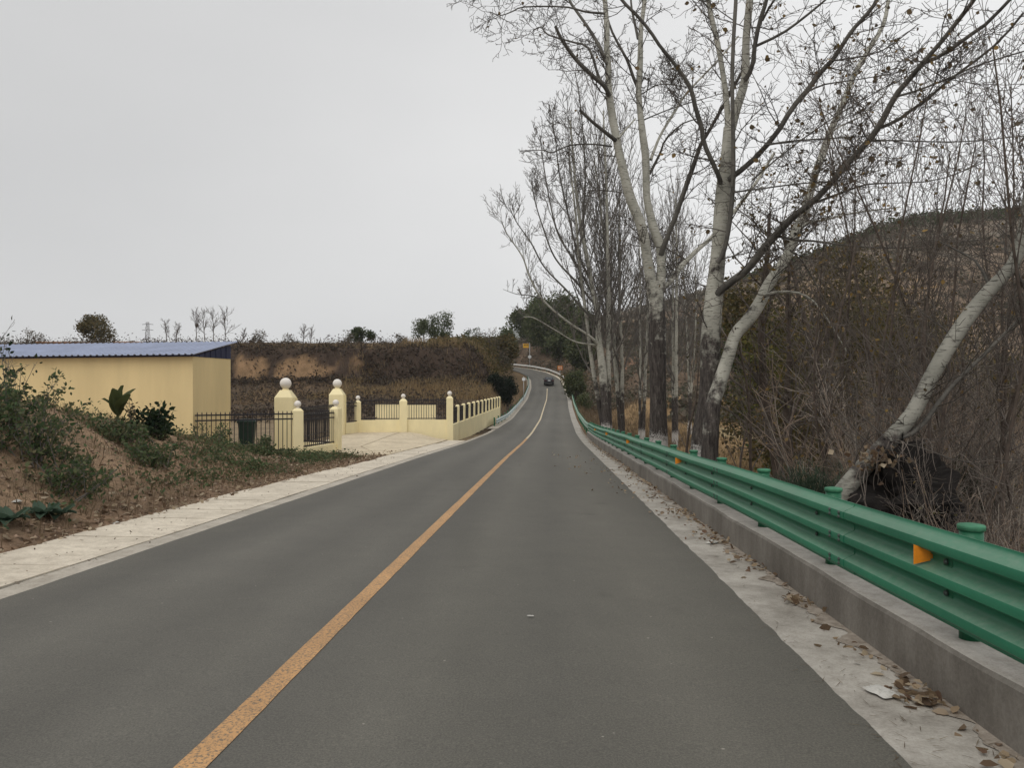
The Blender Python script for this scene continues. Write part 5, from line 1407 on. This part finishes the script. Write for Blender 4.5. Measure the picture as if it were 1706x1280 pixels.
# dry grass right of the rail, in the field, along banks
b_ = scatter(30000, 4.3, 16, 4, 34, patch(.5, -.35), 1.3); v, q, t = blades(b_, .42, .6, .004); stuff('dry_grass', 'dry brown grass on the slope behind the guardrail', v, q, t, 'grass_brown', 'grass')
b_ = scatter(60000, 4.3, 60, 16, 80, patch(.25, -.25, 9), 1.0); v, q, t = blades(b_, .5, .5, .011); stuff('field_grass', 'pale dry grass in the field right of the road', v, q, t, 'grass_dry', 'grass')
b_ = scatter(9000, 4.2, 12, 50, 125, None, 1.0); v, q, t = blades(b_, .6, .5, .02); stuff('verge_grass', 'brown grass along the far right verge', v, q, t, 'grass_brown', 'grass')
b_ = scatter(26000, 5.5, 22, 8, 30, patch(.3, -.2, 3)); v, q, t = blades(b_, .45, .6, .006); stuff('pale_grass', 'ochre dry grass between the saplings right of the rail', v, q, t, 'grass_dry', 'grass')
b_ = scatter(16000, 6, 14, 3, 26, None, 1.0); b_[:, 2] += .01
v, t = leaf_quads(b_, .07, .01, flat=.6, aspect=.75); stuff('fallen_leaves', 'brown fallen leaves under the thicket trees', v, None, t, 'leaf_dry', 'leaves')
# rough ground and shrubs before the bank on the left
b_ = scatter(16000, -60, -4.6, 48, 96, lambda X, Y, U: sstep(fbm(X * .12, Y * .12, 3), -.25, .15) * ((Y > 76) | (X < -4 - (Y - 42) * -.04 )), 1.0); v, q, t = blades(b_, .7, .6, .02); stuff('rough_grass', 'rough brown grass before the dark earth bank', v, q, t, 'grass_brown', 'grass')
b_ = scatter(5000, -45, -4.0, 70, 98, lambda X, Y, U: sstep(fbm(X * .1 + 4, Y * .1 + 4, 3), -.2, .05) * (.25 + .75 * sstep(X, -22, -15))); v, q, t = blades(b_, .8, .5, .022); stuff('pale_grass', 'pale dry grass at the foot of the earth bank', v, q, t, 'grass_dry', 'grass')
b_ = scatter(2600, -60, -5.5, 50, 95, lambda X, Y, U: sstep(fbm(X * .09 + 30, Y * .14, 3), -.25, .1) * ((Y > 76) | (X < -4.5)) * (1 - .8 * sstep(X, -18, -12) * sstep(Y, 78, 84)))
rep = np.repeat(b_, 9, 0) + nrng.normal(0, .32, (len(b_) * 9, 3)) + [0, 0, .35]
v, t = leaf_quads(rep, .26, .05, aspect=.5); stuff('field_scrub', 'dark dead weeds and scrub between the yard fence and the earth bank', v, None, t, 'scrub_cliff', 'scrub')
b_ = scatter(9000, -24, -5.0, 78, 96, lambda X, Y, U: sstep(fbm(X * .2 + 1, Y * .3, 3), -.25, .0)); v, q, t = blades(b_, .75, .5, .028); stuff('pale_grass', 'band of pale tan grass under the dark bank left of the road', v, q, t, 'grass_dry', 'grass')
# scrub on the face of the bank and on its edge
X = nrng.uniform(-75, 2, 5200); Y = cliff_line(X) + nrng.normal(-1.5, 2.4, 5200)
ok = (X - xc(Y)) < -5.0; X, Y = X[ok], Y[ok]
Z = height(X - xc(Y), Y); px_ = 853 + F * X / Y
ok = ~((px_ > 385) & (px_ < 600) & (Z > 2.0) & (Z < 5.0) & (nrng.random(len(X)) < .85)); X, Y, Z = X[ok], Y[ok], Z[ok]
b_ = np.stack([X, Y, Z], -1); rep = np.repeat(b_, 7, 0) + nrng.normal(0, .28, (len(b_) * 7, 3))
v, t = leaf_quads(rep, .34, .05, aspect=.6); stuff('bank_scrub', 'dark dead scrub covering the earth bank', v, None, t, 'scrub_cliff', 'scrub')
X = nrng.uniform(-14, -1.5, 1600); Y = cliff_line(X) + 3 + nrng.uniform(0, 5, 1600); Z = height(X - xc(Y), Y)
v, q, t = blades(np.stack([X, Y, Z], -1), 1.3, .15, .03); stuff('dry_stalks', 'row of pale dry stalks along the top of the bank', v, q, t, 'grass_dry', 'stalks')
X = nrng.uniform(-75, -1, 5000); Y = cliff_line(X) + 2.5 + nrng.exponential(3, 5000); Z = height(X - xc(Y), Y)
v, q, t = blades(np.stack([X, Y, Z], -1), .7, .5, .03); stuff('bank_top_grass', 'brown grass fringe along the top of the bank', v, q, t, 'grass_brown', 'grass')
X = nrng.uniform(-80, -3, 900); Y = cliff_line(X) + 4 + nrng.exponential(6, 900); sc_ = nrng.uniform(.25, 1.0, (900, 1)) ** 1.5
b_ = np.stack([X, Y, height(X - xc(Y), Y)], -1); rep = np.repeat(b_, 12, 0) + nrng.normal(0, .45, (len(b_) * 12, 3)) * np.repeat(sc_, 12, 0) + np.repeat(sc_ * [[0, 0, .8]], 12, 0)
v, t = leaf_quads(rep, .26, .05, aspect=.5); stuff('bank_top_scrub', 'low uneven scrub fringe along the skyline of the bank', v, None, t, 'scrub_cliff', 'scrub')
# bank beside the road towards the bend
b_ = scatter(5200, 6.5, 45, 96, 215, None); rep = np.repeat(b_, 8, 0) + nrng.normal(0, .45, (len(b_) * 8, 3)) + [0, 0, .4]
v, t = leaf_quads(rep, .5, .05, aspect=.6); stuff('roadside_scrub', 'brown scrub on the slope right of the road towards the bend', v, None, t, 'scrub_hill', 'scrub')
b_ = scatter(2400, -16, -6.6, 98, 178, None); rep = np.repeat(b_, 7, 0) + nrng.normal(0, .35, (len(b_) * 7, 3)) + [0, 0, .3]
v, t = leaf_quads(rep, .42, .05, aspect=.6); stuff('roadside_scrub', 'brown scrub on the bank left of the road to the bend', v, None, t, 'leaf_olive', 'scrub')
# scrub on the far hillside
n_ = 20000; Y = nrng.uniform(75, 285, n_); a = nrng.uniform(.09, .75, n_); X = a * Y; U = X - xc(Y); ok = (U > 14) & (nrng.random(n_) < sstep(fbm(X * .05, Y * .05, 3), -.25, .2)); X, Y = X[ok], Y[ok]
b_ = np.stack([X, Y, height(X - xc(Y), Y)], -1); sc_ = nrng.uniform(.3, 1.0, (len(b_), 1)); k_ = 9
rep = np.repeat(b_, k_, 0) + nrng.normal(0, .55, (len(b_) * k_, 3)) * np.repeat(sc_, k_, 0) + np.repeat(sc_ * [[0, 0, .6]], k_, 0)
v, t = leaf_quads(rep, .7, .05, aspect=.7); stuff('hillside_scrub', 'dark scrub scattered over the brown hillside', v, None, t, 'scrub_hill', 'scrub')
a = nrng.uniform(.3, .75, 420); Y = nrng.uniform(250, 266, 420); X = a * Y
b_ = np.stack([X, Y, height(X - xc(Y), Y)], -1); sc_ = nrng.uniform(.5, 1.3, (len(b_), 1)); k_ = 14
rep = np.repeat(b_, k_, 0) + nrng.normal(0, .6, (len(b_) * k_, 3)) * np.repeat(sc_, k_, 0) + np.repeat(sc_ * [[0, 0, 1.0]], k_, 0)
v, t = leaf_quads(rep, .8, .05, aspect=.7); stuff('ridge_trees', 'small dark trees fringing the ridge of the hill', v, None, t, 'leaf_green', 'trees')
# small far hill beyond the bend
X, Yh = np.meshgrid(np.linspace(-500, 700, 60), np.linspace(1500, 2100, 20)); Zh = -10 + 115 * np.exp(-((X - 28) / 120) ** 2) * np.exp(-((Yh - 1750) / 200) ** 2) + 12 * fbm(X * .01, Yh * .01, 3) + 25
i = np.arange(X.size).reshape(X.shape); q = np.stack([i[:-1, :-1], i[:-1, 1:], i[1:, 1:], i[1:, :-1]], -1).reshape(-1, 4)
simple('far_hill', (0.07, 0.075, 0.055), 1.0, .2, .02)
tag(link('hills', np_mesh('hills', np.stack([X, Yh, Zh], -1).reshape(-1, 3), q, None, M['far_hill'], True)), kind='structure')

# ------------------------------------------------------------------ car, signs, litter
cy = 140.0; cp = Vector((6.7, cy, float(zr(cy)) + 0.004))
car = tag(empty('car', cp, heading(cy)), 'black car driving away towards the distant bend', 'car')
prof = [(-2.15, .32), (-2.2, .55), (-2.18, .86), (-2.05, .98), (-1.75, 1.02), (-1.2, 1.38), (-.6, 1.47), (.3, 1.45), (1.0, 1.02), (1.9, .88), (2.2, .66), (2.22, .32)]
pm = MB(); rows = []
for x_, ins, in ((-.86, .0), (-.80, 0), (.80, 0), (.86, 0)):
    rows.append([((x_ * (1 - max(0, z_ - .95) * .38)), y_ * (1 if abs(x_) < .83 else .985), z_ if abs(x_) < .83 else z_ * .985) for y_, z_ in prof])
pm.rings(rows, True); pm.build('body', M['car_black'], car)
pm = MB(); pm.add([(-.63, -1.775, 1.05), (.63, -1.775, 1.05), (.56, -1.24, 1.375), (-.56, -1.24, 1.375), (-.63, -1.76, 1.04), (.63, -1.76, 1.04), (.56, -1.22, 1.36), (-.56, -1.22, 1.36)], [(0, 1, 2, 3), (5, 4, 7, 6), (0, 4, 5, 1), (2, 6, 7, 3), (0, 3, 7, 4), (1, 5, 6, 2)]); pm.build('rear_window', M['car_glass'], car)
for s_ in (-1, 1):
    pm = MB(); pm.add([(s_ * .80, -1.3, 1.06), (s_ * .80, .75, 1.06), (s_ * .69, .3, 1.38), (s_ * .69, -1.05, 1.36)], [(0, 1, 2, 3)]); pm.build('side_window', M['car_glass'], car)
    pm = MB(); pm.box((s_ * .66, -2.2, .82), (.34, .05, .16)); pm.build('tail_light', M['lamp_red'], car)
    pm = MB(); pm.box((s_ * .97, .45, 1.05), (.2, .1, .13)); pm.build('mirror', M['car_black'], car)
    for y_ in (-1.35, 1.35):
        w_ = MB(); w_.lathe([(.2, -.1), (.31, -.1), (.33, -.07), (.33, .07), (.31, .1), (.2, .1)], 18, Matrix.Translation((s_ * .78, y_, .33)) @ Matrix.Rotation(R(90), 4, 'Y')); w = w_.build('wheel', M['tyre'], car, True)
        w_ = MB(); w_.lathe([(.2, -.085), (.2, .085)], 12, Matrix.Translation((s_ * .79, y_, .33)) @ Matrix.Rotation(R(90), 4, 'Y')); w_.build('rim', M['chrome'], w)
pm = MB(); pm.box((0, -2.215, .80), (.46, .02, .15)); pm.build('number_plate', M['sign_white'], car)
pm = MB(); pm.bevel_box((0, -2.18, .45), (1.66, .14, .2), .03); pm.build('bumper', M['car_black'], car)

def sign_pole(name, label, px_, py_, d_, h_, r_=.06):
    g = at(px_, py_, d_); t_ = tag(empty(name, g), label, 'sign')
    pm = MB(); pm.lathe([(r_, -1.0), (r_, h_)], 10); pm.build('pole', M['pole_grey'], t_, True)
    return t_
s1 = sign_pole('traffic_sign', 'yellow sign board on a tall grey pole at the top of the bend', 882.5, 608, 190, 5.4, .08)
pm = MB(); pm.bevel_box((-.95, -.05, 4.7), (1.35, .06, 1.0), .02); b1 = pm.build('sign_board', M['sign_yellow'], s1)
for k in range(3):
    pm = MB(); pm.box((-1.32 + .36 * k, -.085, 4.92), (.20, .01, .30)); pm.build('lettering', M['iron_black'], b1)
pm = MB(); pm.box((-.95, -.086, 4.62), (1.1, .01, .05)); pm.build('rule', M['iron_black'], b1)
for z_ in (4.4, 5.05):
    pm = MB(); pm.box((-.2, 0, z_), (.5, .06, .06)); pm.build('bracket', M['pole_grey'], s1)
pm = MB(); pm.lathe([(.42, -.02), (.42, .02)], 18, Matrix.Translation((0, -.12, 1.95)) @ Matrix.Rotation(R(90), 4, 'X')); pm.build('round_plate', M['sign_white'], s1)
s2 = sign_pole('warning_sign', 'square orange board beside the road right of the bend', 933, 625, 160, 1.9, .05)
pm = MB(); pm.bevel_box((0, -.07, 1.5), (1.05, .05, .9), .02); b2 = pm.build('sign_board', M['sign_orange'], s2)
for k in range(2):
    pm = MB(); pm.box((-.22 + .44 * k, -.10, 1.5), (.12, .01, .55)); pm.build('stripe', M['sign_white'], b2)
s3 = sign_pole('road_sign', 'small pale sign on a thin post beside the dark conifer bush', 872.5, 655, 98, 2.1, .035)
pm = MB(); pm.bevel_box((0, -.05, 1.75), (.42, .04, .36), .01); pm.build('sign_board', M['sign_white'], s3)

def crumple(name, label, p, sx_, sy_, sz_, cat='litter', mat='plastic_white'):
    pm = MB(); n = 12; vs = []
    for i in range(n):
        for j in range(n):
            a, b_ = i / (n - 1) - .5, j / (n - 1) - .5; e = max(0, 1 - 4 * max(a * a, b_ * b_))
            vs.append((a * sx_ * (1 + .3 * float(vnoise(i * .7, j * .7 + 3))), b_ * sy_ * (1 + .3 * float(vnoise(i * .6 + 8, j * .7))), .004 + e * sz_ * (.55 + 1.2 * float(vnoise(i * .9 + p[0], j * .9 + p[1]))) + .004))
    pm.add(vs, [(i * n + j, (i + 1) * n + j, (i + 1) * n + j + 1, i * n + j + 1) for i in range(n - 1) for j in range(n - 1)])
    tag(pm.build(name, M[mat], None, False, loc=p, rot=(0, 0, rng.uniform(0, 6))), label, cat)
crumple('plastic_bag', 'crumpled clear plastic bag lying by the leaf pile on the shoulder', tuple(along(3.28, 4.28, .004)), .17, .11, .03)
crumple('paper_scrap', 'torn white paper scrap on the shoulder at lower right', tuple(along(3.42, 3.36, .006)), .09, .035, .012)
crumple('paper_scrap', 'small pale paper scrap on the asphalt ahead of the camera', tuple(at(884, 988, 5.62)[:2]) + (float(zr(5.62)) + .004,), .05, .02, .006)
crumple('plastic_scrap', 'white plastic scrap among leaves at the shoulder edge', tuple(along(3.36, 9.0, .006)), .16, .08, .03)
for k, (x_, yy_, d_) in enumerate(((28, 752, 9.7), (130, 872, 8.6), (195, 822, 10.2), (66, 882, 8.1), (310, 828, 11.2))):
    g = on_ground(x_, d_, .01); crumple('paper_scrap', ['pale scrap on the mound at the left edge', 'pale scrap at the foot of the mound', 'white scrap among the green weeds on the mound', 'pale torn scrap just above the slabs at left', 'pale scrap in the litter right of the weeds'][k], g, .12, .08, .03)

# ------------------------------------------------------------------ haze in the valley air
hz_m = bpy.data.materials.new('haze'); hz_m.use_nodes = True
hn = hz_m.node_tree.nodes; hn.clear()
ho = hn.new('ShaderNodeOutputMaterial'); hv = hn.new('ShaderNodeVolumePrincipled')
hv.inputs['Color'].default_value = (0.93, 0.95, 0.98, 1); hv.inputs['Density'].default_value = 0.00018; hv.inputs['Anisotropy'].default_value = 0.2
hz_m.node_tree.links.new(hv.outputs[0], ho.inputs['Volume'])
pm = MB(); pm.box((0, 1050, 65), (1500, 2300, 150))
tag(pm.build('haze', hz_m, None), 'thin pale haze hanging over the whole valley', 'haze', kind='stuff')
